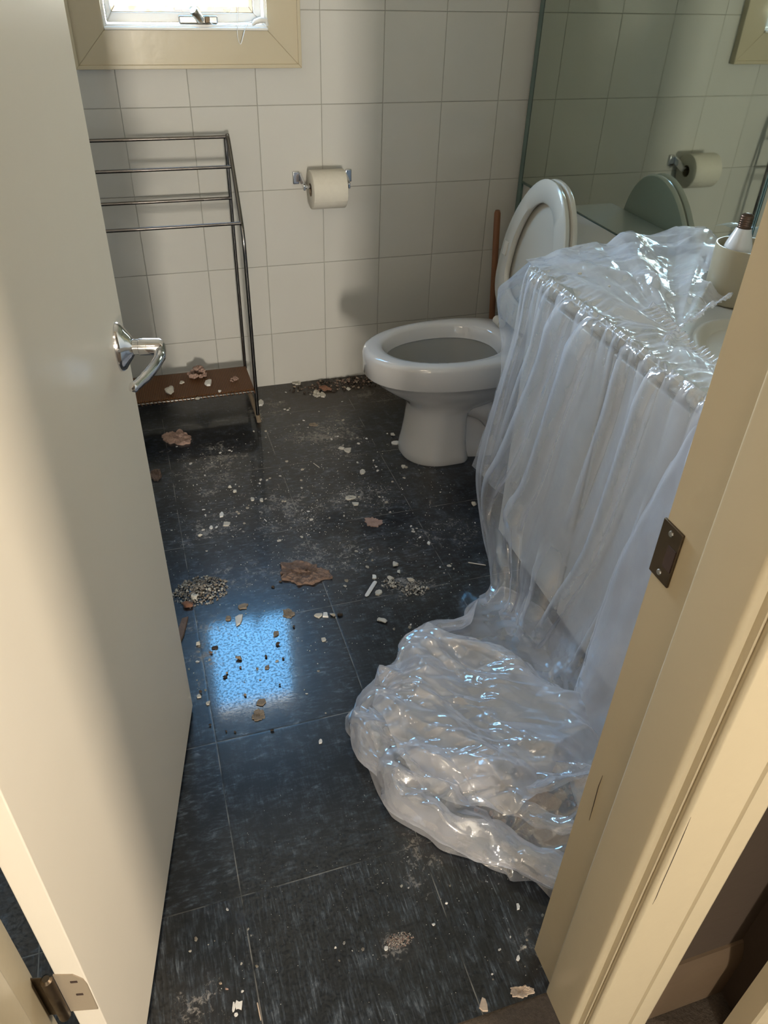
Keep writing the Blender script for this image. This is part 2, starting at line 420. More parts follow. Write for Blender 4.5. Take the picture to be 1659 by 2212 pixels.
# ---------------------------------------------------------------- room shell
YB, XR, XL, ZC = 2.663, 1.372, -0.75, 2.40
YW0, YW1 = .362, .497            # doorway wall, hall face and bathroom face
bm = nb(); box(bm, XL-.1, XR+.1, YW1-.012, YB+.1, -.05, 0); box(bm, -.247, .468, .430, YW1-.012, -.05, 0); struct('floor', bm, 'floor', smooth=False)
bm = nb(); box(bm, -1.2, 2.3, -7.0, .430, -.05, -.002); o = struct('floor_hall', bm, 'carpet', smooth=False)
bm = nb(); box(bm, -1.3, 2.3, -7.1, YB+.1, ZC, ZC+.05); struct('ceiling', bm, 'ceiling_paint', smooth=False)
# back wall with window opening
WX0, WX1, WZ0, WZ1 = .004, .490, 1.150, 1.90
bm = nb()
box(bm, XL-.1, WX0, YB, YB+.10, 0, ZC); box(bm, WX1, XR+.1, YB, YB+.10, 0, ZC)
box(bm, WX0, WX1, YB, YB+.10, 0, WZ0); box(bm, WX0, WX1, YB, YB+.10, WZ1, ZC)
struct('wall_back', bm, 'tile_back', smooth=False)
bm = nb(); box(bm, XR, XR+.1, YW1, YB+.1, 0, ZC); struct('wall_right', bm, 'tile_side', smooth=False)
bm = nb(); box(bm, XL-.1, XL, YW1, YB+.1, 0, ZC); struct('wall_left', bm, 'tile_side', smooth=False)
# doorway wall (bathroom skin tiled, hall skin brown, its shadow put into the colour)
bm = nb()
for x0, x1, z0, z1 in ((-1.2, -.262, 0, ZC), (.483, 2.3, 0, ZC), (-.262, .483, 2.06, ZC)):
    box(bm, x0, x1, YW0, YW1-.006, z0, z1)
struct('wall_front', bm, 'shaded_brown_wall', smooth=False)
bm = nb()
for x0, x1, z0, z1 in ((XL, -.262, 0, ZC), (.483, XR, 0, ZC), (-.262, .483, 2.06, ZC)):
    box(bm, x0, x1, YW1-.006, YW1, z0, z1)
struct('wall_front_tiles', bm, 'tile_back', smooth=False)
# hall shell
bm = nb(); box(bm, -1.3, -1.2, -7.0, YW0, 0, ZC); struct('wall_hall_left', bm, 'hall_paint', smooth=False)
bm = nb(); box(bm, -1.2, 2.3, -7.1, -7.0, 0, ZC); struct('wall_hall_back', bm, 'hall_paint', smooth=False)
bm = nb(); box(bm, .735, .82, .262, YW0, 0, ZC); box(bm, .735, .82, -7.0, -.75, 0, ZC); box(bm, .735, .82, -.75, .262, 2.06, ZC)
struct('wall_hall_right', bm, 'shaded_brown_wall', smooth=False)
bm = nb(); box(bm, 2.2, 2.3, -7.0, YW0, 0, ZC); struct('wall_side_room', bm, 'hall_paint', smooth=False)
# baseboard in hall, shadow painted in as a dark brown
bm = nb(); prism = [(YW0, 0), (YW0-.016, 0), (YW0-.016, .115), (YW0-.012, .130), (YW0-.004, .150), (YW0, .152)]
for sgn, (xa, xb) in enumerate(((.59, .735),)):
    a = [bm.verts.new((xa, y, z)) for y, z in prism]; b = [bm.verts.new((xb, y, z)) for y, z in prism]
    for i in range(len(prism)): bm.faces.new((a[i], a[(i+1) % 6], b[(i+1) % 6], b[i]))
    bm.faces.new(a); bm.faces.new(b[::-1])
struct('baseboard_hall', bm, 'shaded_baseboard')

# door frame : profile extruded upward. right jamb, left jamb (mirrored), head
def jamb_profile():
    P = [(.468, .497), (.468, .433)]
    def arc(cx, cy, r, a0, a1, n=6):
        return [(cx+r*math.cos(math.radians(a0+(a1-a0)*i/n)), cy+r*math.sin(math.radians(a0+(a1-a0)*i/n))) for i in range(n+1)]
    P += arc(.462, .428, .0055, 90, 180)           # stop nose, bathroom side
    P += [(.4565, .372)]
    P += arc(.4625, .367, .006, 180, 270)
    P += [(.468, .361), (.468, .353)]
    P += [(.472, .353)]
    P += arc(.475, .347, .005, 180, 270, 4)
    P += [(.548, .342), (.5495, .3455), (.554, .3455), (.556, .342)]
    P += arc(.578, .348, .010, 270, 360, 5)
    P += [(.588, .362), (.484, .362), (.484, .497)]
    return P
JP = jamb_profile()
def jamb_mesh(mirror):
    bm = nb(); P = [((.221-x) if mirror else x, y) for x, y in JP]
    prism_z(bm, P, 0, 2.06); return bm
tr1 = struct('trim_1', jamb_mesh(False), 'cream_gloss', bevel=0, angle=30)
tr2 = struct('trim_2', jamb_mesh(True), 'cream_gloss', angle=30)
bm = nb(); box(bm, -.247, .468, .433, .497, 2.03, 2.06); box(bm, -.247, .468, .362, .433, 2.018, 2.06); box(bm, -.367, .588, .342, .362, 2.03, 2.14)
struct('trim_3', bm, 'cream_gloss', smooth=False)
# casing of the next doorway on the right wall of the hall
bm = nb(); prism_z(bm, [(.700, .302), (.700, .272), (.703, .268), (.724, .266), (.735, .262), (.84, .262), (.84, .302)], 0, 2.06)
struct('trim_4', bm, 'cream_gloss', angle=30)
# strike plate on right jamb
bm = nb(); box(bm, .4655, .4685, .468, .500, .857, .925)
sp_ = obj('strike_plate', bm, 'bronze', tr1, bevel=.0008); sp_['label'] = 'dark bronze strike plate'
bm = nb(); box(bm, .4645, .4690, .470, .4825, .876, .903); obj('latch_hole', bm, 'rubber_dark', sp_, smooth=False)
bm = nb(); lathe(bm, [(.0001, -.0016), (.003, -.0014), (.0035, 0), (.0035, .002)], (.4655, .484, .866), 14, 'X'); obj('screw', bm, 'steel_dull', sp_)
bm = nb(); lathe(bm, [(.0001, -.0016), (.003, -.0014), (.0035, 0), (.0035, .002)], (.4655, .484, .916), 14, 'X'); obj('screw', bm, 'steel_dull', sp_)

for pts, ax in (([(.4754, .342, .6348), (.4765, .342, .602), (.478, .342, .545), (.4788, .342, .490), (.480, .342, .4623), (.4795, .342, .445)], 1), ([(.4678, .4728, .530), (.4678, .4735, .505), (.4678, .4715, .462), (.4678, .4705, .432)], 0)):
    bm = nb(); tube(bm, pts, [.0002]+[.0006]*(len(pts)-2)+[.0002], 5); obj('paint_crack', bm, 'rubble_dark', tr1)

# ---------------------------------------------------------------- window
win = bpy.data.objects.new('window_1', None); COL.objects.link(win); win.location = (.2475, YB, 1.16); win['kind'] = 'structure'
def wp(name, bm, mat, **k):
    o = obj(name, bm, mat, None, **k); o.parent = win; o.matrix_parent_inverse = Matrix.Translation((-.2475, -YB, -1.16)); return o
def frame_ring(bm, xo0, xo1, zo0, zo1, xi0, xi1, zi0, zi1, y0, y1):
    """mitred picture frame; outer and inner rectangles; y0 is the room side"""
    for (a, b, c, d) in (((xo0, zo0), (xo1, zo0), (xi1, zi0), (xi0, zi0)), ((xo1, zo0), (xo1, zo1), (xi1, zi1), (xi1, zi0)),
                         ((xo1, zo1), (xo0, zo1), (xi0, zi1), (xi1, zi1)), ((xo0, zo1), (xo0, zo0), (xi0, zi0), (xi0, zi1))):
        f = [bm.verts.new((p[0], y0, p[1])) for p in (a, b, c, d)]; g = [bm.verts.new((p[0], y1, p[1])) for p in (a, b, c, d)]
        bm.faces.new(f); bm.faces.new(g[::-1])
        for i in range(4): bm.faces.new((f[i], g[i], g[(i+1) % 4], f[(i+1) % 4]))
bm = nb(); frame_ring(bm, -.068, .568, 1.074, 1.99, .018, .477, 1.163, 1.90, YB-.020, YB)
frame_ring(bm, -.076, .576, 1.066, 1.998, -.066, .566, 1.077, 1.988, YB-.027, YB)
wp('window_casing', bm, 'cream_gloss', bevel=.0015)
bm = nb(); frame_ring(bm, .006, .489, 1.151, 1.905, .026, .469, 1.176, 1.885, YB-.012, YB+.075); wp('window_frame', bm, 'window_white', bevel=.002)
bm = nb(); box(bm, .018, .478, YB-.030, YB-.010, 1.163, 1.170); wp('window_sill', bm, 'window_white', bevel=.002)
bm = nb(); frame_ring(bm, .028, .467, 1.178, 1.883, .044, .444, 1.203, 1.865, YB+.012, YB+.055); wp('window_sash', bm, 'window_white', bevel=.003)
bm = nb(); frame_ring(bm, .044, .444, 1.203, 1.865, .056, .432, 1.218, 1.853, YB+.022, YB+.050); wp('glazing_bead', bm, 'alu', bevel=.001)
bm = nb(); box(bm, .218, .268, YB+.019, YB+.024, 1.207, 1.214); wp('drain_slot', bm, 'steel_dull', bevel=.0008)
bm = nb(); box(bm, .054, .434, YB+.034, YB+.038, 1.216, 1.855); wp('glass_pane', bm, 'glass', smooth=False)
# latch
lat = nb(); box(lat, .226, .337, YB-.004, YB+.014, 1.176, 1.197)
lo = wp('window_latch', lat, 'steel_dull', bevel=.004)
bm = nb(); tube(bm, smoothpath([(.283, YB-.001, 1.186), (.284, YB-.025, 1.190), (.276, YB-.040, 1.200), (.264, YB-.052, 1.214)], 5), [.010, .010, .010, .0105, .011, .011, .011, .0115, .0115, .0115, .012, .012, .012, .0125, .0125, .010], 12)
l2 = obj('latch_lever', bm, 'alu', lo); l2.parent = lo
bm = nb(); box(bm, .298, .312, YB-.022, YB-.003, 1.180, 1.197); obj('latch_cap', bm, 'bronze', lo, bevel=.002)
# blind cord hanging in front of window
cd = thing('blind_cord', 'thin white looped blind cord with toggle hanging over the window sill', 'cord', (.40, YB-.05, 1.17))
bm = nb()
tube(bm, smoothpath([(.388, YB-.035, 2.2), (.390, YB-.040, 1.6), (.393, YB-.044, 1.25), (.384, YB-.050, 1.165), (.386, YB-.052, 1.138), (.392, YB-.050, 1.132), (.400, YB-.049, 1.150), (.408, YB-.046, 1.168), (.420, YB-.040, 1.182), (.437, YB-.036, 1.187)], 6), .0011, 6)
c_ = obj('cord', bm, 'white_plastic', cd); c_.matrix_parent_inverse = Matrix.Translation((-.40, -YB+.05, -1.17))
bm = nb(); tube(bm, smoothpath([(.310, YB-.020, 1.186), (.318, YB-.030, 1.178), (.340, YB-.032, 1.175), (.380, YB-.034, 1.180), (.430, YB-.035, 1.184)], 6), .0010, 6)
c2 = obj('cord', bm, 'white_plastic', cd); c2.matrix_parent_inverse = Matrix.Translation((-.40, -YB+.05, -1.17))
bm = nb(); tube(bm, [(.430, YB-.038, 1.178), (.440, YB-.038, 1.186), (.456, YB-.038, 1.190), (.472, YB-.038, 1.188), (.474, YB-.038, 1.176)], [.004, .007, .008, .007, .005], 10)
c3 = obj('toggle', bm, 'white_plastic', cd); c3.matrix_parent_inverse = Matrix.Translation((-.40, -YB+.05, -1.17))

# ---------------------------------------------------------------- door leaf
HX, HY = -.189, .482
ux, uy = .2182, .9759            # along the leaf, hinge -> free edge
nx, ny = -.9759, .2182           # thickness, away from camera
MD = Matrix(((ux, nx, 0, HX), (uy, ny, 0, HY), (0, 0, 1, 0), (0, 0, 0, 1)))
door = bpy.data.objects.new('door_1', None); COL.objects.link(door); door['kind'] = 'structure'; door.matrix_world = MD
LEN = .7145
bm = nb(); box(bm, 0, LEN, 0, .033, .010, 2.02); obj('door_leaf', bm, 'door_paint', door, bevel=.0015)
# handle : rose, stem, lever (local: x along leaf, -y out of the face)
hd = bpy.data.objects.new('door_handle', None); COL.objects.link(hd); hd.parent = door; hd.location = (.664, 0, .886)
bm = nb()
NR = 28; rings = []
for (ra, rb, d) in ((.0255, .038, 0), (.0255, .038, -.003), (.023, .0345, -.008), (.017, .025, -.014), (.0135, .018, -.019), (.012, .013, -.022)):
    rings.append([bm.verts.new((ra*math.cos(2*math.pi*k/NR), d, rb*math.sin(2*math.pi*k/NR))) for k in range(NR)])
for i in range(len(rings)-1):
    for k in range(NR): bm.faces.new((rings[i][k], rings[i][(k+1) % NR], rings[i+1][(k+1) % NR], rings[i+1][k]))
bm.faces.new(rings[0]); bm.faces.new(rings[-1])
obj('rose', bm, 'chrome', hd, angle=50)
bm = nb(); tube(bm, [(0, -.020, 0), (0, -.030, 0), (0, -.031, 0), (0, -.060, 0), (0, -.066, 0)], [.0115, .0115, .0125, .0125, .0095], 24); obj('stem', bm, 'chrome', hd)
bm = nb(); tube(bm, smoothpath([(.004, -.060, -.002), (-.012, -.062, -.006), (-.035, -.060, -.009), (-.065, -.052, -.012), (-.092, -.042, -.014), (-.108, -.034, -.015)], 5),
     [.0085]*8+[.0075]*10+[.0065]*6+[.005, .003], 14, ry=1.2); obj('lever', bm, 'chrome', hd)
# hinge
hg = bpy.data.objects.new('hinge', None); COL.objects.link(hg); hg.parent = door; hg.location = (0, 0, .352)
bm = nb()
pl = [(.002, -.050), (.002, .050), (.024, .050), (.030, .040), (.033, .020), (.033, -.05)]
pts = [(-.0015, y, z) for y, z in ((.001, .020), (.003, .034), (.012, .047), (.034, .050), (.034, -.050), (.001, -.050))]
a = [bm.verts.new(p) for p in pts]; b = [bm.verts.new((p[0]+.002, p[1], p[2])) for p in pts]
bm.faces.new(a); bm.faces.new(b[::-1])
for i in range(6): bm.faces.new((a[i], a[(i+1) % 6], b[(i+1) % 6], b[i]))
obj('hinge_leaf', bm, 'hinge_paint', hg)
bm = nb(); tube(bm, [(-.006, .040, -.052), (-.006, .040, -.050), (-.006, .040, .050), (-.006, .040, .053)], [.004, .007, .007, .004], 16); obj('hinge_knuckle', bm, 'bronze', hg)
bm = nb(); box(bm, -.004, -.002, .040, .066, -.05, .05); obj('hinge_leaf', bm, 'bronze', hg, bevel=.0008)
for zz in (.030, -.004):
    bm = nb(); box(bm, -.0022, -.0012, .010, .018, zz-.002, zz+.002); obj('screw_slot', bm, 'rubber_dark', hg, smooth=False)

# ---------------------------------------------------------------- towel rack
XA, XB_ = -.30, .328
rk = thing('towel_rack', 'free standing chrome towel rack with four bars and brown wicker shelf by back wall', 'towel rack', (0, 2.5, 0))
def rkp(name, bm, mat, **k):
    o = obj(name, bm, mat, rk, **k); o.matrix_parent_inverse = Matrix.Translation((0, -2.5, 0)); return o
for X in (XB_, XA):
    bm = nb(); tube(bm, [(X-.006, 2.600, .02), (X-.006, 2.600, .893)], .0058, 12); rkp('post', bm, 'chrome_dark')
    bm = nb(); tube(bm, smoothpath([(X, 2.596, .895), (X, 2.575, .875), (X, 2.520, .800), (X, 2.450, .700), (X, 2.420, .640), (X, 2.412, .560), (X, 2.408, .35), (X, 2.405, .018)], 6), .0062, 12); rkp('post', bm, 'chrome_dark')
    bm = nb(); tube(bm, [(X, 2.385, .008), (X, 2.405, .020), (X, 2.60, .020)], .0085, 10); rkp('foot', bm, 'cardboard')
for (y, z) in ((2.598, .889), (2.535, .817), (2.598, .710), (2.424, .680)):
    bm = nb(); tube(bm, [(XA, y, z), (XB_-.004, y, z)], .0052, 12); rkp('towel_bar', bm, 'chrome_dark')
bm = nb(); box(bm, XA+.004, XB_-.004, 2.412, 2.596, .112, .124)
shf = rkp('shelf', bm, 'wicker', bevel=.002)
bm = nb()
for (p, q) in (((XA, 2.405, .118), (XB_, 2.405, .118)), ((XA, 2.600, .118), (XB_, 2.600, .118))): tube(bm, [p, q], .0042, 10)
obj('shelf_rail', bm, 'chrome_dark', shf)
bm = nb(); random.seed(3)
for i in range(46):
    x = XA+.012+i*(XB_-XA-.02)/45
    tube(bm, [(x-.005, 2.410, .122+random.uniform(0, .003)), (x, 2.402, .123), (x+.004, 2.400, .114), (x+.006, 2.408, .110)], .0016, 5)
obj('wicker_wrap', bm, 'wicker', shf)

# ---------------------------------------------------------------- toilet paper
tp = thing('toilet_paper_holder', 'pair of chrome brackets of the toilet paper holder screwed to tiled wall', 'paper holder', (.64, YB, .742))
for s, X in ((1, .549), (-1, .728)):
    bm = nb(); box(bm, X-.011, X+.011, YB-.010, YB-.0005, .728, .768)
    br_ = o = obj('bracket', bm, 'chrome', tp, bevel=.003); o.matrix_parent_inverse = Matrix.Translation((-.64, -YB, -.742))
    bm = nb(); xi = X+s*.014
    prof = [(YB-.006, .765), (YB-.006, .738), (YB-.058, .722), (YB-.070, .722), (YB-.070, .738), (YB-.058, .748)]
    a = [bm.verts.new((xi-.003, y, z)) for y, z in prof]; b = [bm.verts.new((xi+.004, y, z)) for y, z in prof]
    bm.faces.new(a); bm.faces.new(b[::-1])
    for i in range(6): bm.faces.new((a[i], a[(i+1) % 6], b[(i+1) % 6], b[i]))
    o = obj('arm', bm, 'chrome', br_, bevel=.0015)
bm = nb(); tube(bm, [(.562, YB-.063, .731), (.716, YB-.063, .731)], .006, 12); o = obj('roller', bm, 'chrome', tp); o.matrix_parent_inverse = Matrix.Translation((-.64, -YB, -.742))
rl = thing('toilet_paper_roll', 'nearly full off-white toilet paper roll hanging on the wall holder', 'toilet paper', (.64, YB-.063, .722))
bm = nb()
rg = lathe(bm, [(.021, 0), (.0585, 0), (.060, .0015), (.060, .1115), (.0585, .113), (.021, .113)], (0, 0, 0), 48, 'X')
for v in bm.verts: v.co.x -= .0565
o = obj('paper', bm, 'paper', rl, angle=60)
bm = nb(); lathe(bm, [(.021, .0005), (.0205, .1125), (.0190, .1125), (.0195, .0005), (.021, .0005)], (-.0565, 0, 0), 32, 'X'); obj('cardboard_core', bm, 'cardboard', rl)
bm = nb()
pr = [(math.cos(a)*.0606, math.sin(a)*.0606) for a in np.linspace(1.9, 3.6, 14)]
for i, (y, z) in enumerate(pr): pass
A_ = [bm.verts.new((-.056, y, z)) for y, z in pr]; B_ = [bm.verts.new((.056, y, z)) for y, z in pr]
for i in range(len(pr)-1): bm.faces.new((A_[i], A_[i+1], B_[i+1], B_[i]))
o = obj('loose_end', bm, 'paper', rl)

# ---------------------------------------------------------------- toilet
TY = 2.075
to = thing('toilet', 'white porcelain toilet with raised seat and lid in the corner under mirror', 'toilet', (.95, TY, 0))
def tpo(name, bm, mat, parent=None, **k):
    o = obj(name, bm, mat, parent or to, **k)
    if not parent: o.matrix_parent_inverse = Matrix.Translation((-.95, -TY, 0))
    return o
def egg(xf, xb, w, n=48, p=2.25, back=.55):
    """closed outline: front at xf, back at xb, half width w; widest nearer to the back"""
    xm = xf+(xb-xf)*back; pts = []
    for k in range(n):
        a = 2*math.pi*k/n
        c, s_ = math.cos(a), math.sin(a)
        e = 2/p if c > 0 else 2/2.05
        x = xm + (abs(c)**e)*(xb-xm if c > 0 else -(xm-xf)); y = (abs(s_)**(2/2.2))*w*(1 if s_ > 0 else -1)
        pts.append((x, TY+y))
    return pts
def loft(bm, rings, n=48, capb=True, capt=False, **kw):
    R = []
    for (z, xf, xb, w, p) in rings:
        R.append([bm.verts.new((x, y, z)) for x, y in egg(xf, xb, w, n, p)])
    for i in range(len(R)-1):
        for k in range(n): bm.faces.new((R[i][k], R[i][(k+1) % n], R[i+1][(k+1) % n], R[i+1][k]))
    if capb: bm.faces.new(R[0][::-1])
    if capt: bm.faces.new(R[-1])
    return R
bm = nb()
loft(bm, [(0, .752, .968, .117, 7), (.008, .748, .970, .120, 7), (.03, .752, .962, .117, 7), (.07, .760, .957, .112, 7), (.11, .766, .955, .109, 7), (.15, .770, .955, .108, 6), (.180, .772, .962, .110, 5), (.198, .764, .99, .116, 4),
          (.222, .735, 1.09, .130, 3), (.250, .690, 1.160, .150, 2.8), (.278, .656, 1.178, .166, 2.6), (.296, .640, 1.18, .174, 2.6), (.302, .626, 1.18, .181, 2.6), (.306, .622, 1.18, .183, 2.6),
          (.345, .620, 1.18, .183, 2.6), (.368, .619, 1.18, .184, 2.6), (.379, .625, 1.178, .180, 2.6), (.384, .638, 1.17, .172, 2.6), (.385, .660, 1.12, .155, 2.4),
          (.383, .676, 1.075, .143, 2.2), (.374, .683, 1.066, .137, 2.2), (.352, .690, 1.060, .132, 2.2), (.340, .694, 1.056, .129, 2.2), (.336, .688, 1.06, .133, 2.2)])
loft(bm, [(0, .85, 1.245, .094, 5), (.012, .85, 1.245, .095, 5), (.055, .85, 1.24, .086, 5), (.07, .85, 1.235, .070, 4), (.24, .85, 1.20, .060, 4)])
tpo('bowl', bm, 'porcelain', angle=55)
bm = nb()
loft(bm, [(.337, .688, 1.06, .133, 2.2), (.28, .730, 1.045, .115, 2.2), (.22, .80, 1.02, .085, 2.2), (.17, .86, .98, .05, 2.1)], capb=False, capt=True)
tpo('bowl_interior', bm, 'bowl_inside', angle=70)
# recessed side with trapway relief: side skirt blocks
bm = nb(); tube(bm, smoothpath([(.93, TY-.050, .21), (1.02, TY-.062, .17), (1.09, TY-.058, .10), (1.18, TY-.050, .07)], 6), .050, 14); tpo('trapway', bm, 'porcelain')
# tank
bm = nb(); box(bm, 1.195, 1.362, 1.865, 2.295, .385, .685); tpo('tank', bm, 'porcelain', bevel=.012)
bm = nb(); box(bm, 1.187, 1.360, 1.857, 2.303, .685, .710); tpo('tank_lid', bm, 'porcelain', bevel=.006)
# raised seat and lid: planar eggs standing up, leaning on the tank
LX, LZ, UXx, UZz = 1.098, .415, .150, .9887       # up direction of the leaning seat
def upegg(h, w, n=56, inset=0.0, z0=0.0):
    pts = []
    for k in range(n):
        a = 2*math.pi*k/n; c, s_ = math.cos(a), math.sin(a)
        e = .96 if c > 0 else .62
        zz = h*.42 + (abs(c)**e)*((h*.58-inset) if c > 0 else -(h*.42-z0)); yy = (abs(s_)**.92)*(w-inset)*(1 if s_ > 0 else -1)
        yy *= 1-.30*max(0, zz/h-.5)**1.4
        pts.append((yy, zz))
    return pts
def up3(y, z, d): return (LX+UXx*z+UZz*d, TY-.005+y, LZ+UZz*z-UXx*d)
bm = nb(); n = 56
outer = upegg(.440, .188); inner = upegg(.440, .188, inset=.064, z0=.075)
layers = []
for (src, f, d) in ((outer, 1, .004), (outer, 1, .014), (outer, .985, .018), (inner, 1.03, .018), (inner, 1, .012), (inner, 1, .006), (inner, 1.04, .000), (outer, .975, .000)):
    cy = .0; cz = .19
    layers.append([bm.verts.new(up3(y*f, cz+(z-cz)*f, d)) for y, z in src])
layers.append(layers[0])
for i in range(len(layers)-1):
    for k in range(n): bm.faces.new((layers[i][k], layers[i][(k+1) % n], layers[i+1][(k+1) % n], layers[i+1][k]))
seat = tpo('seat', bm, 'seat_plastic', angle=45)
for yy in (.158, -.158):
    bm = nb(); box(bm, -.012, .012, -.022, .022, -.003, .003)
    for v in bm.verts:
        q = up3(yy*.98+v.co.x, .20+v.co.y, -.001+v.co.z); v.co = Vector(q)
    tpo('seat_bumper', bm, 'seat_plastic', parent=seat, bevel=.002)
bm = nb(); L = []
for (f, d) in ((.97, .024), (1.005, .027), (1.015, .034), (1.0, .042), (.96, .045)):
    L.append([bm.verts.new(up3(y*f, .19+(z-.19)*f, d)) for y, z in outer])
for i in range(len(L)-1):
    for k in range(n): bm.faces.new((L[i][k], L[i][(k+1) % n], L[i+1][(k+1) % n], L[i+1][k]))
bm.faces.new(L[0][::-1]); bm.faces.new(L[-1])
tpo('lid', bm, 'seat_plastic', angle=45)
for yy in (.07, -.07):
    bm = nb(); tube(bm, [(1.095, TY+yy-.02, .402), (1.095, TY+yy+.02, .402)], .014, 14); tpo('seat_hinge', bm, 'seat_plastic')

# plunger with wooden stick in the corner
pg = thing('plunger', 'plunger with reddish brown wooden stick standing behind the toilet', 'plunger', (1.235, 2.5, 0))
bm = nb(); tube(bm, [(.022, 0, .07), (-.016, 0, .640), (-.0165, 0, .650)], [.0115, .0115, .008], 14); obj('stick', bm, 'stick_wood', pg)
bm = nb(); lathe(bm, [(.052, 0), (.055, .01), (.050, .045), (.030, .065), (.016, .08), (.015, .10), (.0001, .10)], (.024, 0, 0), 28); obj('rubber_cup', bm, 'rubber_dark', pg)

# ---------------------------------------------------------------- vanity, mirror
CT = .775
va = thing('vanity', 'white bathroom vanity cabinet wrapped in clear plastic sheet', 'vanity', (1.12, 1.06, 0))
def vap(name, bm, mat, parent=None, **k):
    o = obj(name, bm, mat, parent or va, **k)
    if not parent: o.matrix_parent_inverse = Matrix.Translation((-1.12, -1.06, 0))
    return o
bm = nb(); box(bm, .905, 1.368, .505, 1.592, .0, CT-.03); vap('cabinet', bm, 'cabinet_white', bevel=.002)
dr = []
for i, (y0, y1) in enumerate(((.515, .86), (.868, 1.222), (1.230, 1.584))):
    bm = nb(); box(bm, .888, .9055, y0, y1, .012, CT-.045); d = vap('door', bm, 'cabinet_white', bevel=.003); dr.append(d)
bm = nb(); box(bm, .880, 1.368, .500, 1.612, CT-.028, CT); vap('counter', bm, 'counter_beige', bevel=.004)
bm = nb(); N2 = 40; R = []
for (a, b, z) in ((.235, .165, CT+.001), (.232, .162, CT+.010), (.222, .152, CT+.012), (.212, .142, CT+.004), (.195, .125, CT-.004)):
    R.append([bm.verts.new((1.115+b*math.cos(2*math.pi*k/N2), .98+a*math.sin(2*math.pi*k/N2), z)) for k in range(N2)])
for i in range(len(R)-1):
    for k in range(N2): bm.faces.new((R[i][k], R[i][(k+1) % N2], R[i+1][(k+1) % N2], R[i+1][k]))
bm.faces.new(R[-1])
vap('sink', bm, 'counter_beige', angle=60)

MX = 1.362
for i, (y0, y1, lb) in enumerate(((1.468, 2.622, 'large wall mirror panel above the toilet, reflecting the tiled wall'), (.502, 1.458, 'second wall mirror panel, mostly hidden behind the right door jamb'))):
    mr = thing('wall_mirror', lb, 'mirror', (MX, (y0+y1)/2, .71), group='wall mirror panels')
    bm = nb(); box(bm, 0, .006, y0-(y0+y1)/2, y1-(y0+y1)/2, 0, 1.35); g_ = obj('mirror_glass', bm, 'mirror', mr, smooth=False)
    for (ya, yb) in ((y0-.004, y0), (y1, y1+.004)):
        bm = nb(); box(bm, -.001, .0085, ya-(y0+y1)/2, yb-(y0+y1)/2, 0, 1.35); obj('mirror_edge', bm, 'mirror_edge', mr, smooth=False)
    bm = nb(); box(bm, -.003, .0085, y0-(y0+y1)/2, y1-(y0+y1)/2, -.006, .001); obj('channel', bm, 'mirror_edge', mr, smooth=False)
bm = nb(); box(bm, XR-.009, XR-.001, 2.628, 2.655, .40, 2.1); struct('trim_5', bm, 'teal_edge', smooth=False)

# cup with light bulb
cu = thing('tumbler', 'cream cylindrical bathroom tumbler holding a light bulb beside the mirror', 'tumbler', (1.226, 1.318, CT))
bm = nb(); lathe(bm, [(.0001, .002), (.058, .002), (.0605, .006), (.0625, .116), (.0620, .119), (.0595, .119), (.0585, .116), (.0550, .008), (.0001, .008)], (0, 0, 0), 48); obj('cup_body', bm, 'cup_cream', cu, angle=60)
bl = thing('light_bulb', 'white light bulb standing base up in the cream tumbler', 'light bulb', (1.206, 1.322, CT+.062), rot=(.0, .02, 0))
bm = nb(); lathe(bm, [(.0001, 0), (.012, .002), (.022, .009), (.0285, .020), (.030, .032), (.0295, .045), (.0265, .060), (.0215, .074), (.0170, .086), (.0150, .092)], (0, 0, 0), 36); obj('bulb_glass', bm, 'bulb_glass', bl, angle=80)
bm = nb(); pr_ = [(.0140, .091), (.0140, .094)]
for i in range(5):
    z = .094+i*.0042; pr_ += [(.0136, z), (.0124, z+.0018), (.0136, z+.0040)]
pr_ += [(.0125, .117), (.008, .120), (.0001, .121)]
lathe(bm, pr_, (0, 0, 0), 28); obj('screw_base', bm, 'brass_dark', bl, angle=80)
tb = thing('matchbox', 'tiny pale box with black mark behind the cream tumbler', 'small box', (1.300, 1.505, CT))
bm = nb(); box(bm, -.016, .016, -.020, .020, 0, .050); obj('box_body', bm, 'white_plastic', tb, bevel=.001)
bm = nb(); box(bm, -.0166, -.0158, -.008, -.003, .020, .036); box(bm, -.0166, -.0158, -.003, .006, .026, .030); obj('mark', bm, 'black_gasket', tb, smooth=False)

# ---------------------------------------------------------------- plastic sheet
def crease(P, seed, scale, n=7, warp=.6, direction=None, spread=3.14):
    rs = np.random.RandomState(seed); q = P.copy().astype(float); h = np.zeros(P.shape[:-1]); tot = 0
    for i in range(n):
        ang = rs.uniform(0, np.pi) if direction is None else direction+rs.uniform(-spread, spread)
        lam = scale*(rs.uniform(.45, 1.7)); d = np.array([np.cos(ang), np.sin(ang)])
        t = (q @ d)/lam+rs.rand()+.35*np.sin((q @ np.array([-d[1], d[0]]))/(lam*1.3)+rs.rand()*6)
        tri = np.abs((t % 1)-.5)*2
        a = lam*rs.uniform(.6, 1.2)
        m = .5+.5*np.sin((q @ np.array([np.cos(ang*3+1), np.sin(ang*3+1)]))/(lam*1.9)+rs.rand()*6)
        h += a*tri*m; tot += a
        q = q+warp*.25*lam*(tri*m)[..., None]*np.array([-d[1], d[0]])
    return h/tot*2-0.6
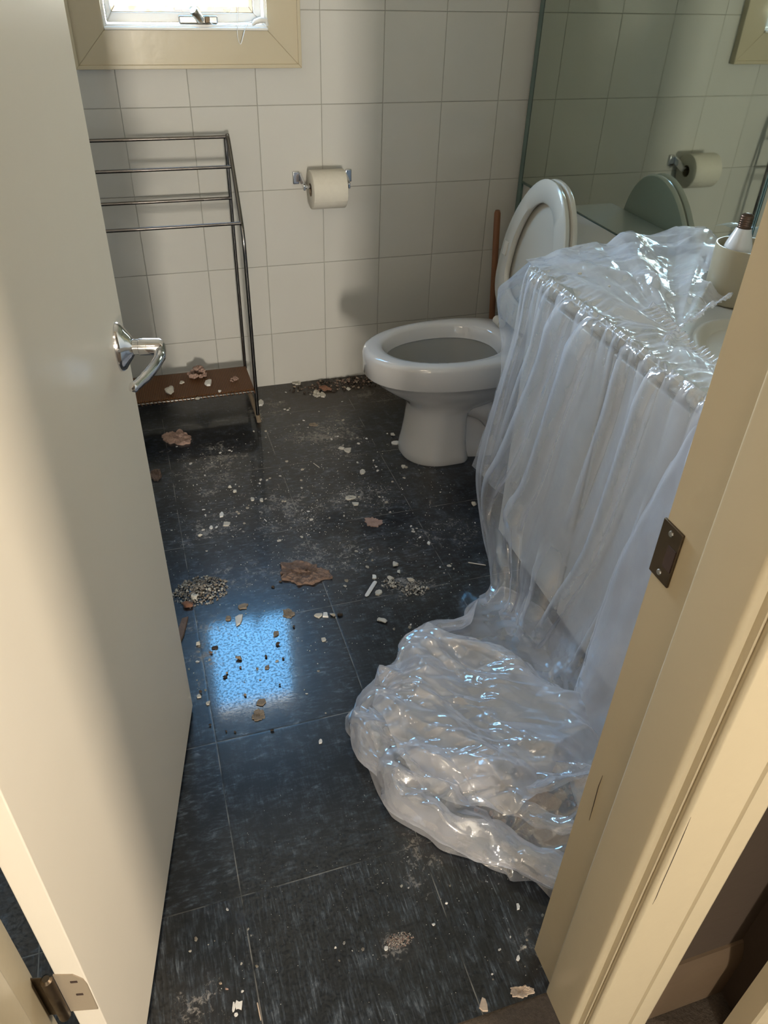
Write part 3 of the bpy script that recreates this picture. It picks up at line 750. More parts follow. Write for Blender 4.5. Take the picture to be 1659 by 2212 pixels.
def facet(P, cell, seed, jit=.9):
    """piecewise planar noise: random heights on a warped lattice, linearly interpolated over triangles"""
    rs = np.random.RandomState(seed); a = rs.uniform(0, 3); ca, sa = math.cos(a), math.sin(a)
    q = np.stack([P[..., 0]*ca-P[..., 1]*sa, P[..., 0]*sa+P[..., 1]*ca], -1)/cell
    q = q+jit*.5*np.stack([np.sin(q[..., 1]*1.7+rs.rand()*6)+.6*np.sin(q[..., 0]*.9+q[..., 1]*.7), np.sin(q[..., 0]*1.4+rs.rand()*6)+.6*np.sin(q[..., 1]*1.1-q[..., 0]*.8)], -1)*.6
    i = np.floor(q).astype(int); f = q-i
    T_ = rs.uniform(-1, 1, (64, 64))
    h = lambda dx, dy: T_[(i[..., 0]+dx) % 64, (i[..., 1]+dy) % 64]
    flip = (T_[(i[..., 0]*7+3) % 64, (i[..., 1]*5+1) % 64] > 0)
    fx, fy = f[..., 0], f[..., 1]
    h00, h10, h01, h11 = h(0, 0), h(1, 0), h(0, 1), h(1, 1)
    A = np.where(fx+fy < 1, h00+(h10-h00)*fx+(h01-h00)*fy, h11+(h01-h11)*(1-fx)+(h10-h11)*(1-fy))
    B = np.where(fx > fy, h00+(h10-h00)*fx+(h11-h10)*fy, h00+(h01-h00)*fy+(h11-h01)*fx)
    return np.where(flip, A, B)*cell
def aniso(P, ang, k):
    c, s_ = math.cos(ang), math.sin(ang)
    return np.stack([(P[..., 0]*c+P[..., 1]*s_)*k, -P[..., 0]*s_+P[..., 1]*c], -1)
def cr_eval(C, M_, axis):
    """Catmull-Rom resample of control array C along axis to M_ samples"""
    C = np.moveaxis(C, axis, 0); n = C.shape[0]
    E = np.concatenate([2*C[:1]-C[1:2], C, 2*C[-1:]-C[-2:-1]], 0)
    t = np.linspace(0, n-1, M_); i = np.minimum(t.astype(int), n-2); f = (t-i).reshape((-1,)+(1,)*(C.ndim-1))
    p0, p1, p2, p3 = E[i], E[i+1], E[i+2], E[i+3]
    r = .5*(2*p1+(-p0+p2)*f+(2*p0-5*p1+4*p2-p3)*f*f+(-p0+3*p1-3*p2+p3)*f**3)
    return np.moveaxis(r, 0, axis)
def normals(G):
    du = np.gradient(G, axis=1); dv = np.gradient(G, axis=0); n = np.cross(du, dv)
    return n/(np.linalg.norm(n, axis=-1, keepdims=True)+1e-9)
FILM = bmesh.new()
def add_grid(G, closed=False, mi=0):
    m, n, _ = G.shape
    V = [[FILM.verts.new(tuple(G[i, j])) for j in range(n)] for i in range(m)]
    for i in range(m-1):
        for j in range(n if closed else n-1):
            FILM.faces.new((V[i][j], V[i][(j+1) % n], V[i+1][(j+1) % n], V[i+1][j])).material_index = mi

# front skirt: columns run from far corner towards the camera, rows from counter edge to floor
ys = [1.61, 1.50, 1.36, 1.20, 1.02, .84, .66, .52]
rows = [ # z, x at far column, x of the others, y shift at the far column
    (.785, .890, .882, .0), (.750, .872, .868, .0), (.620, .861, .868, -.005), (.500, .838, .866, -.010), (.322, .802, .856, -.020),
    (.235, .784, .842, -.040), (.160, .776, .822, -.09), (.085, .764, .800, -.18), (.030, .752, .775, -.25), (.012, .715, .742, -.27)]
C = np.zeros((len(rows), len(ys), 3))
for i, (z, xf, xo, dy) in enumerate(rows):
    for j, y in enumerate(ys):
        k = math.exp(-(j/1.1)**2)
        C[i, j] = (xf*k+xo*(1-k), y+dy*math.exp(-(j/2.2)**2), z+(.0 if i < 8 else .006*math.sin(j*2.1)))
G = cr_eval(cr_eval(C, 170, 0), 420, 1)
vv = np.linspace(0, 1, 170)[:, None]; uu = np.linspace(0, 1, 420)[None, :]
N = normals(G)
# gathers at the elastic edge, turning into long folds fanning down
ph = uu*1.09
gath = np.sin(ph*2*np.pi*46+3*np.sin(ph*31))*.5+np.sin(ph*2*np.pi*71+2*np.sin(ph*17))*.5
gath2 = np.abs(np.sin(ph*np.pi*27+2.0*np.sin(ph*13)+vv*1.2))**.7-.5
P2 = np.stack([(uu+0*vv)*1.09, (vv+0*uu)*.78], -1)
def fold(pos, slant, width, amp, v0, v1):
    c = pos+slant*vv; x = (uu*1.09-c)/width
    env = np.clip((vv-v0)/.12, 0, 1)*np.clip((v1-vv)/.2, 0, 1)
    return amp*env*np.maximum(0, 1-np.abs(x)), env, x
disp = (.0025*gath+.55*facet(np.stack([(uu+0*vv)*1.09, (vv+0*uu)*.26], -1), .014, 501)+.35*facet(np.stack([(uu+0*vv)*1.09, (vv+0*uu)*.3], -1), .007, 502))*np.exp(-((vv-.035)/.045)**2)+.004*gath2*np.exp(-((vv-.10)/.09)**2)
sh = np.zeros_like(disp)
for (pos, sl, wd, am, v0, v1) in ((.31, -.37, .032, .030, .04, .72), (.41, -.30, .032, .032, .04, .75), (.20, -.22, .022, .014, .03, .5), (.52, -.14, .020, .014, .05, .5), (.60, -.12, .018, .020, .05, 1.0),
        (.66, -.02, .012, .014, .3, .85), (.745, -.05, .020, .018, .03, .9), (.36, .12, .045, .024, .55, 1.1), (.17, .10, .04, .020, .5, 1.1), (.075, -.05, .015, .010, .02, .6)):
    d_, env, x = fold(pos, sl, wd, am, v0, v1); disp += d_
    sh += env*np.exp(-(x*1.1)**2)*np.sin(x*2.2)*am*.9
mask = np.clip((vv-.06)*4, 0, 1)
disp += .022*crease(P2, 5, .24, 5, direction=.25, spread=.4)*mask+.05*facet(P2*np.array([1.0, .45]), .055, 9)*mask*np.clip(.4+1.0*np.abs(vv-.45), 0, 1)
disp += (.020*crease(P2, 19, .12, 6)+.16*facet(P2, .06, 23))*np.clip((vv-.62)*3, 0, 1)
G = G-N*disp[..., None]*np.sign(N[60, 200, 0])*1.0
G[..., 1] -= sh
G[..., 0] += -.010*np.sin(ph*21)*mask
G[..., 2] = np.maximum(G[..., 2], .004)
G[..., 0] = np.where(G[..., 2] < CT-.03, np.minimum(G[..., 0], .884), G[..., 0])
add_grid(G)

# top sheet over the counter: u along y from far end to near, v from front edge to the mirror side
def top_sheet():
    nu, nv = 330, 260
    u = np.linspace(0, 1, nu)[None, :]; v = np.linspace(0, 1, nv)[:, None]
    Y = 1.625-1.06*u+0*v; X = .878+.455*v+0*u
    Z = CT+.010+0*u*v
    # puffed ridge heading from the far corner to the hole, and the big hump by the mirror
    hump = np.exp(-((X-1.29)/.075)**2-((Y-1.60)/.16)**2)*.040+np.exp(-((X-1.17)/.10)**2-((Y-1.57)/.07)**2)*.020
    hump += np.exp(-((X-1.27)/.05)**2-((Y-1.40)/.07)**2)*.028
    s1 = (X-.91)*.62-(1.56-Y)*.28      # line through the sheet
    ridge = .012*np.exp(-((s1-.02)/.012)**2)*np.clip((1.6-Y)*8, 0, 1)
    P = np.stack([X, Y], -1)
    Z = Z+hump+ridge+0
    dx_, dy_ = X-.972, Y-1.150; th = np.arctan2(dy_, dx_); rr_ = np.hypot(dx_, dy_)
    PR = np.stack([th*.35, rr_*.16], -1)
    Z = Z+np.clip(rr_*.16, 0, .035)*(crease(PR, 31, .12, 5, warp=.3, direction=0, spread=.25)+.6)*np.clip(v*7, .12, 1)
    Z = Z+.13*facet(P, .05, 77)*np.clip(v*3, .15, 1)+.08*facet(P, .02, 78)*np.clip(v*3, .3, 1)
    near = np.clip((1.30-Y)/.3, 0, 1)*np.exp(-((X-.94)/.07)**2)
    Z = Z+.010*near*(crease(P, 12, .06, 6, direction=.2, spread=.4)+.6)
    gat = np.sin(ph_(Y)*2*np.pi*46)*.5+np.sin(Y*2*np.pi*71+2*np.sin(Y*17))*.5
    Z = Z+(.0015*gat+.5*facet(np.stack([X*.35, Y], -1), .014, 503))*np.exp(-(v/.06)**2)+.004*np.exp(-(v/.03)**2)
    Z = np.maximum(Z, CT+.003)
    # opening over the basin: triangular hole
    G = np.stack([X, Y, Z], -1)
    V = {}
    hx, hy = X, Y
    A = np.array([.975, 1.155]); B = np.array([1.165, 1.255]); Cc = np.array([.955, .93]); D = np.array([1.25, 1.0])
    wob = .006*np.sin(Y*90)+.005*np.sin(X*110)
    inside = ((hx-A[0])*(B[1]-A[1])-(hy-A[1])*(B[0]-A[0]) > 0+wob*.1) & (((hx-A[0])*(Cc[1]-A[1])-(hy-A[1])*(Cc[0]-A[0])) < 0-wob*.1) & (hy > .6) & (hx < 1.26)
    inside = inside | (np.hypot(hx-1.226, hy-1.318) < .070)
    # pucker at the rim of the hole
    d1 = np.abs((hx-A[0])*(B[1]-A[1])-(hy-A[1])*(B[0]-A[0]))/np.linalg.norm(B-A)
    d2 = np.abs((hx-A[0])*(Cc[1]-A[1])-(hy-A[1])*(Cc[0]-A[0]))/np.linalg.norm(Cc-A)
    rim = np.exp(-(np.minimum(d1, d2)/.012)**2)*((Y < 1.27) & (X > .93) & (X < 1.26))
    G[..., 2] += rim*(.008+.006*np.sin((X*.6+Y)*420))
    for i in range(nv):
        for j in range(nu):
            if not inside[i, j]: V[i, j] = FILM.verts.new(tuple(G[i, j]))
    for i in range(nv-1):
        for j in range(nu-1):
            k = [(i, j), (i, j+1), (i+1, j+1), (i+1, j)]
            if all(q in V for q in k): FILM.faces.new([V[q] for q in k])
def ph_(Y): return (1.625-Y)
top_sheet()

# far end flap over the counter end, hanging behind towards the toilet
C = np.array([[(.885, 1.618, .786), (.95, 1.622, .792), (1.05, 1.622, .796), (1.16, 1.62, .812), (1.26, 1.615, .828), (1.33, 1.60, .80)],
              [(.862, 1.652, .745), (.93, 1.665, .745), (1.04, 1.665, .75), (1.15, 1.665, .76), (1.25, 1.665, .77), (1.33, 1.66, .76)],
              [(.835, 1.672, .705), (.90, 1.685, .69), (1.03, 1.68, .69), (1.14, 1.68, .69), (1.25, 1.68, .70), (1.33, 1.68, .70)],
              [(.845, 1.660, .640), (.91, 1.672, .62), (1.03, 1.67, .62), (1.14, 1.67, .62), (1.25, 1.67, .63), (1.33, 1.67, .63)],
              [(.858, 1.645, .560), (.92, 1.655, .55), (1.03, 1.65, .55), (1.14, 1.65, .55), (1.25, 1.65, .55), (1.33, 1.65, .55)],
              [(.845, 1.615, .470), (.92, 1.630, .46), (1.03, 1.63, .46), (1.14, 1.63, .46), (1.25, 1.63, .46), (1.33, 1.63, .46)],
              [(.815, 1.600, .350), (.91, 1.615, .30), (1.03, 1.62, .30), (1.14, 1.62, .30), (1.25, 1.62, .30), (1.33, 1.62, .30)],
              [(.790, 1.590, .240), (.90, 1.61, .12), (1.03, 1.62, .10), (1.14, 1.62, .10), (1.25, 1.62, .10), (1.33, 1.62, .10)]])
G = cr_eval(cr_eval(C, 120, 0), 130, 1)
P2 = np.stack([G[..., 0], G[..., 2]], -1)
N = normals(G)
ev = np.clip(np.linspace(0, 1, 120)*5, 0, 1)[:, None]
G = G+N*((.014*crease(P2, 41, .10, 6, direction=.1, spread=.5)+.15*facet(P2, .045, 43))*ev)[..., None]
G[..., 1] = np.maximum(G[..., 1], 1.600)
add_grid(G)

# second layer of film hanging from the edge nearer to the door, falling outside the first
C = np.array([[(.868, .935, .770), (.866, .86, .772), (.864, .72, .774), (.862, .52, .775)],
              [(.850, .960, .600), (.845, .87, .60), (.845, .72, .60), (.845, .52, .60)],
              [(.838, .975, .480), (.832, .88, .48), (.830, .72, .48), (.830, .52, .48)],
              [(.828, .985, .390), (.818, .89, .38), (.812, .72, .38), (.812, .52, .38)],
              [(.812, .978, .280), (.798, .88, .27), (.790, .72, .27), (.790, .52, .27)],
              [(.788, .953, .160), (.772, .86, .16), (.765, .72, .16), (.765, .52, .16)],
              [(.760, .925, .060), (.738, .84, .07), (.730, .72, .08), (.730, .52, .08)],
              [(.745, .895, .015), (.690, .80, .03), (.660, .70, .03), (.650, .52, .03)]])
G = cr_eval(cr_eval(C, 150, 0), 90, 1)
P2 = np.stack([G[..., 1], G[..., 2]], -1); N = normals(G)
ev = np.clip(np.linspace(0, 1, 150)*6, .2, 1)[:, None]
G = G+N*((.016*crease(P2, 61, .20, 5, direction=.15, spread=.25)+.005*crease(P2, 63, .06, 6))*ev)[..., None]
u_ = np.linspace(0, 1, 90)[None, :]
G[..., 0] += .008*np.exp(-(u_/.05)**2)           # rolled free edge
G[..., 0] = np.minimum(G[..., 0], .876)
G[..., 2] = np.maximum(G[..., 2], .005)
add_grid(G, mi=1)

# sheet lying on the floor in front of the cabinet (flat, clear) and the crumpled heap
def resamp(poly, n):
    P = np.array(poly+[poly[0]], float); d = np.r_[0, np.cumsum(np.linalg.norm(np.diff(P, axis=0), axis=1))]
    t = np.linspace(0, d[-1], n, endpoint=False); return np.stack([np.interp(t, d, P[:, k]) for k in range(2)], -1)
OUT = [(.715, 1.335), (.640, 1.262), (.585, 1.270), (.540, 1.250), (.505, 1.245), (.475, 1.190), (.418, 1.155), (.357, 1.105), (.292, 1.058), (.278, 1.030), (.288, .955), (.298, .905), (.303, .860), (.314, .803), (.344, .753), (.412, .685),
       (.483, .636), (.484, .618), (.525, .597), (.545, .552), (.62, .525), (.70, .53), (.80, .60), (.86, .80), (.87, 1.05), (.86, 1.25), (.80, 1.36)]
NO = 320
ring = resamp(OUT, NO); cen = np.array([.60, .92])
T = np.linspace(0, 1, 110)[:, None, None]
XY = cen+(ring-cen)[None]*(1-T)               # T=0 rim, 1 centre
dist_rim = np.linalg.norm(ring-cen, axis=1)[None]*T[..., 0]
h1 = .030*(1-np.exp(-(dist_rim/.010)**1.2))
rs = np.random.RandomState(5)
clear = np.exp(-(np.maximum(0, (.64-XY[..., 0]+(XY[..., 1]-1.0)*.9))/.05)**2)  # flat clear zone by the cabinet
clear = 1/(1+np.exp(-((XY[..., 0]-.60)+(XY[..., 1]-1.05)*.45)/.02))
H_ = h1+.10*np.maximum(0, crease(XY, 101, .20, 6, warp=.8)+.35)*(1-.75*clear)+(.36*facet(XY, .075, 103)+.50*facet(aniso(XY, -.75, .30), .030, 104)+.40*facet(aniso(XY, -.2, .3), .014, 105))*(1-.6*clear)
H_ = H_*np.clip(dist_rim/.015, 0, 1)+.004
H_ = H_*(1-.55*clear)
ang = np.linspace(0, 2*np.pi, NO, endpoint=False)[None]
XYd = XY+(.012*np.stack([np.cos(9*ang+3*np.sin(5*ang)), np.sin(7*ang+2*np.sin(4*ang))], -1))*(1-T)*0.6
G = np.concatenate([XYd, np.maximum(H_, .004)[..., None]], -1)
add_grid(G, closed=True)
# second, smaller crumpled layer above
INN = [(.530, 1.215), (.600, 1.150), (.670, 1.070), (.740, .960), (.775, .900), (.760, .790), (.690, .745), (.600, .730), (.520, .700), (.440, .745), (.380, .800), (.350, .880), (.345, .960), (.330, 1.010), (.360, 1.070), (.430, 1.130)]
ring = resamp(INN, 280); cen = np.array([.56, .93]); T = np.linspace(0, 1, 100)[:, None, None]
XY = cen+(ring-cen)[None]*(1-T); dr_ = np.linalg.norm(ring-cen, axis=1)[None]*T[..., 0]
smooth_zone = np.exp(-((XY[..., 0]-.66)/.10)**2-((XY[..., 1]-.90)/.11)**2)
H_ = .040+.030*(1-np.exp(-(dr_/.03)**1.5))+(.10*np.maximum(0, crease(XY, 201, .18, 6, warp=.8)+.3)+.36*facet(XY, .075, 203)+.50*facet(aniso(XY, -.95, .28), .030, 204)+.40*facet(aniso(XY, -.4, .3), .013, 205))*(1-.75*smooth_zone)+.03*smooth_zone
G = np.concatenate([XY, np.maximum(H_, .012)[..., None]], -1)
add_grid(G, closed=True, mi=1)

# rolled edges and thick folds: flattened crumpled tubes
def roll(path, w0, w1, hgt, seed, zc=.03):
    pts = np.array(smoothpath([(x, y, zc) for x, y in path], 16)); n = len(pts); seg = 34
    tan = np.gradient(pts, axis=0); tan /= np.linalg.norm(tan, axis=1, keepdims=True); side = np.stack([tan[:, 1], -tan[:, 0], 0*tan[:, 0]], -1)
    a = np.linspace(0, 2*np.pi, seg, endpoint=False); s = np.linspace(0, 1, n)
    w_ = (w0+(w1-w0)*s)*(.75+.4*np.sin(s*23+seed)**2)*np.sin(np.clip(s*8, 0, np.pi/2))*np.sin(np.clip((1-s)*8, 0, np.pi/2))+.002
    G = pts[:, None]+side[:, None]*(np.cos(a)[None]*w_[:, None])[..., None]
    G = G+np.array([0, 0, 1])[None, None]*(np.sin(a)[None]*np.minimum(w_, hgt)[:, None])[..., None]
    L_ = s*np.sum(np.linalg.norm(np.diff(pts, axis=0), axis=1))
    P = np.stack([L_[:, None]+0*a[None], (a*.02)[None]+0*L_[:, None]], -1)
    P3 = G[..., :2]+G[..., 2:3]*.7; PA = np.stack([P[..., 0]*.35, P[..., 1]+G[..., 2]*.5], -1)
    d = .010*crease(P3, seed, .07, 6, warp=.8)+.35*facet(PA, .022, seed+1)+.30*facet(PA, .010, seed+2)
    c = pts[:, None]; r = G-c; r /= np.linalg.norm(r, axis=-1, keepdims=True)+1e-6
    G = G+r*(d*np.clip(w_/.02, 0, 1)[:, None])[..., None]
    G[..., 2] = np.maximum(G[..., 2], .005); add_grid(G, closed=True)
roll([(.700, 1.30), (.640, 1.240), (.560, 1.235), (.500, 1.205), (.440, 1.140), (.370, 1.080), (.315, 1.030), (.310, .960), (.330, .880), (.345, .815), (.400, .735), (.470, .680), (.520, .630), (.590, .580), (.70, .56)], .020, .042, .026, 301)
roll([(.515, 1.225), (.640, 1.165), (.690, 1.075), (.730, .980), (.800, .890)], .006, .014, .012, 311, .03)
roll([(.330, 1.03), (.352, .960), (.385, .900), (.470, .850), (.560, .830), (.650, .790), (.72, .76)], .020, .018, .022, 321, .055)
roll([(.350, .860), (.420, .830), (.500, .760), (.580, .690), (.660, .640)], .014, .022, .018, 331, .045)

film = bpy.data.meshes.new('plastic_sheet'); FILM.to_mesh(film); FILM.free()
film.materials.append(MATS['plastic_film']); film.materials.append(MATS['plastic_film_thick'])
for p in film.polygons: p.use_smooth = True
fo = bpy.data.objects.new('plastic_sheet', film); COL.objects.link(fo)
tag(fo, 'crumpled translucent plastic sheet draped over the vanity and heaped on the floor', 'plastic sheet')

# ---------------------------------------------------------------- debris
def nm_is(a, b): return a == b
def lump(name, w_, d_, h, seed, mat, flat):
    rs = np.random.RandomState(seed); bm = nb()
    if nm_is(name, 'insulation_clump'):
        for i in range(26):
            a = rs.uniform(0, 6.28); r = rs.uniform(0, .85)**.8; q = bmesh.ops.create_icosphere(bm, subdivisions=2, radius=1); sz = rs.uniform(.14, .30)
            c_ = (w_*r*math.cos(a), d_*r*math.sin(a), h*(1-r)*rs.uniform(.1, .9))
            for v in q['verts']:
                k = 1+.25*math.sin(v.co.x*5+i)*math.sin(v.co.y*6+i); v.co = Vector((c_[0]+v.co.x*w_*sz*k, c_[1]+v.co.y*w_*sz*k, max(0, c_[2]+(v.co.z*.8+.6)*w_*sz*k)))
    elif flat and w_ > .014:
        N_, K = 72, 12; a0 = rs.uniform(0, 6, 6); rings = []
        for j in range(K+1):
            t = j/K; ring = []
            for k in range(N_):
                a = 2*math.pi*k/N_
                ro = 1+.13*math.sin(2*a+a0[0])+.08*math.sin(3*a+a0[1])+.07*math.sin(5*a+a0[2])+.06*math.sin(9*a+a0[3])+.05*math.sin(14*a+a0[4])+.03*rs.uniform(-1, 1)
                r = ro*min(1, t*1.12); x, y = w_*r*math.cos(a), d_*r*math.sin(a)
                z = h*(.70+.20*math.sin(x*95+y*60+a0[5]+1.5*math.sin(y*140))+.14*math.sin(y*210-x*80+a0[4]+1.8*math.sin(x*120))+.20*rs.uniform(-1, 1)) if t < .93 else (0 if j == K else h*.45)
                ring.append(bm.verts.new((x, y, max(0, z))))
            rings.append(ring)
        for j in range(1, K):
            for k in range(N_): bm.faces.new((rings[j][k], rings[j][(k+1) % N_], rings[j+1][(k+1) % N_], rings[j+1][k]))
        for v in rings[0]: bm.verts.remove(v)
        bm.faces.new(rings[1]); bm.faces.new(rings[-1][::-1])
    elif flat:
        n = rs.randint(6, 10) if w_ < .02 else 26
        ph0 = rs.uniform(0, 6); pts = []
        for k in range(n):
            a = 2*math.pi*k/n+rs.uniform(-.25, .25)*6/n
            r = 1+(.30 if n < 20 else .16)*rs.uniform(-1, 1)
            if abs(math.cos(a)) > abs(math.sin(a)): f = min(1.25, 1/abs(math.cos(a)))
            else: f = min(1.25, 1/abs(math.sin(a)))
            r *= .5+.5*f
            pts.append((w_*r*math.cos(a), d_*r*math.sin(a)))
        rings = [[bm.verts.new((x, y, 0)) for x, y in pts], [bm.verts.new((x*1.0, y*1.0, h*.7)) for x, y in pts], [bm.verts.new((x*.93, y*.93, h*(.9+.12*rs.rand()))) for x, y in pts], [bm.verts.new((x*.45, y*.45, h*(.9+.2*rs.rand()))) for x, y in pts]]
        for i in range(3):
            for k in range(n): bm.faces.new((rings[i][k], rings[i][(k+1) % n], rings[i+1][(k+1) % n], rings[i+1][k]))
        bm.faces.new(rings[0][::-1]); bm.faces.new(rings[-1])
    else:
        bmesh.ops.create_icosphere(bm, subdivisions=3 if w_ > .006 else 2, radius=1)
        D_ = [(rs.normal(size=3), rs.uniform(.45, .85)) for _ in range(14)]
        D_ = [(Vector(a).normalized(), b) for a, b in D_]
        for v in bm.verts:
            p = v.co.copy()
            for a, b in D_:
                t = p.dot(a)
                if t > b: p -= a*(t-b)
            p *= 1+.06*math.sin(p.x*7+seed)+.05*math.sin(p.y*9+seed*2)
            v.co = Vector((p.x*w_, p.y*d_, max(0, (p.z*.62+.45)*h)))
    return bm
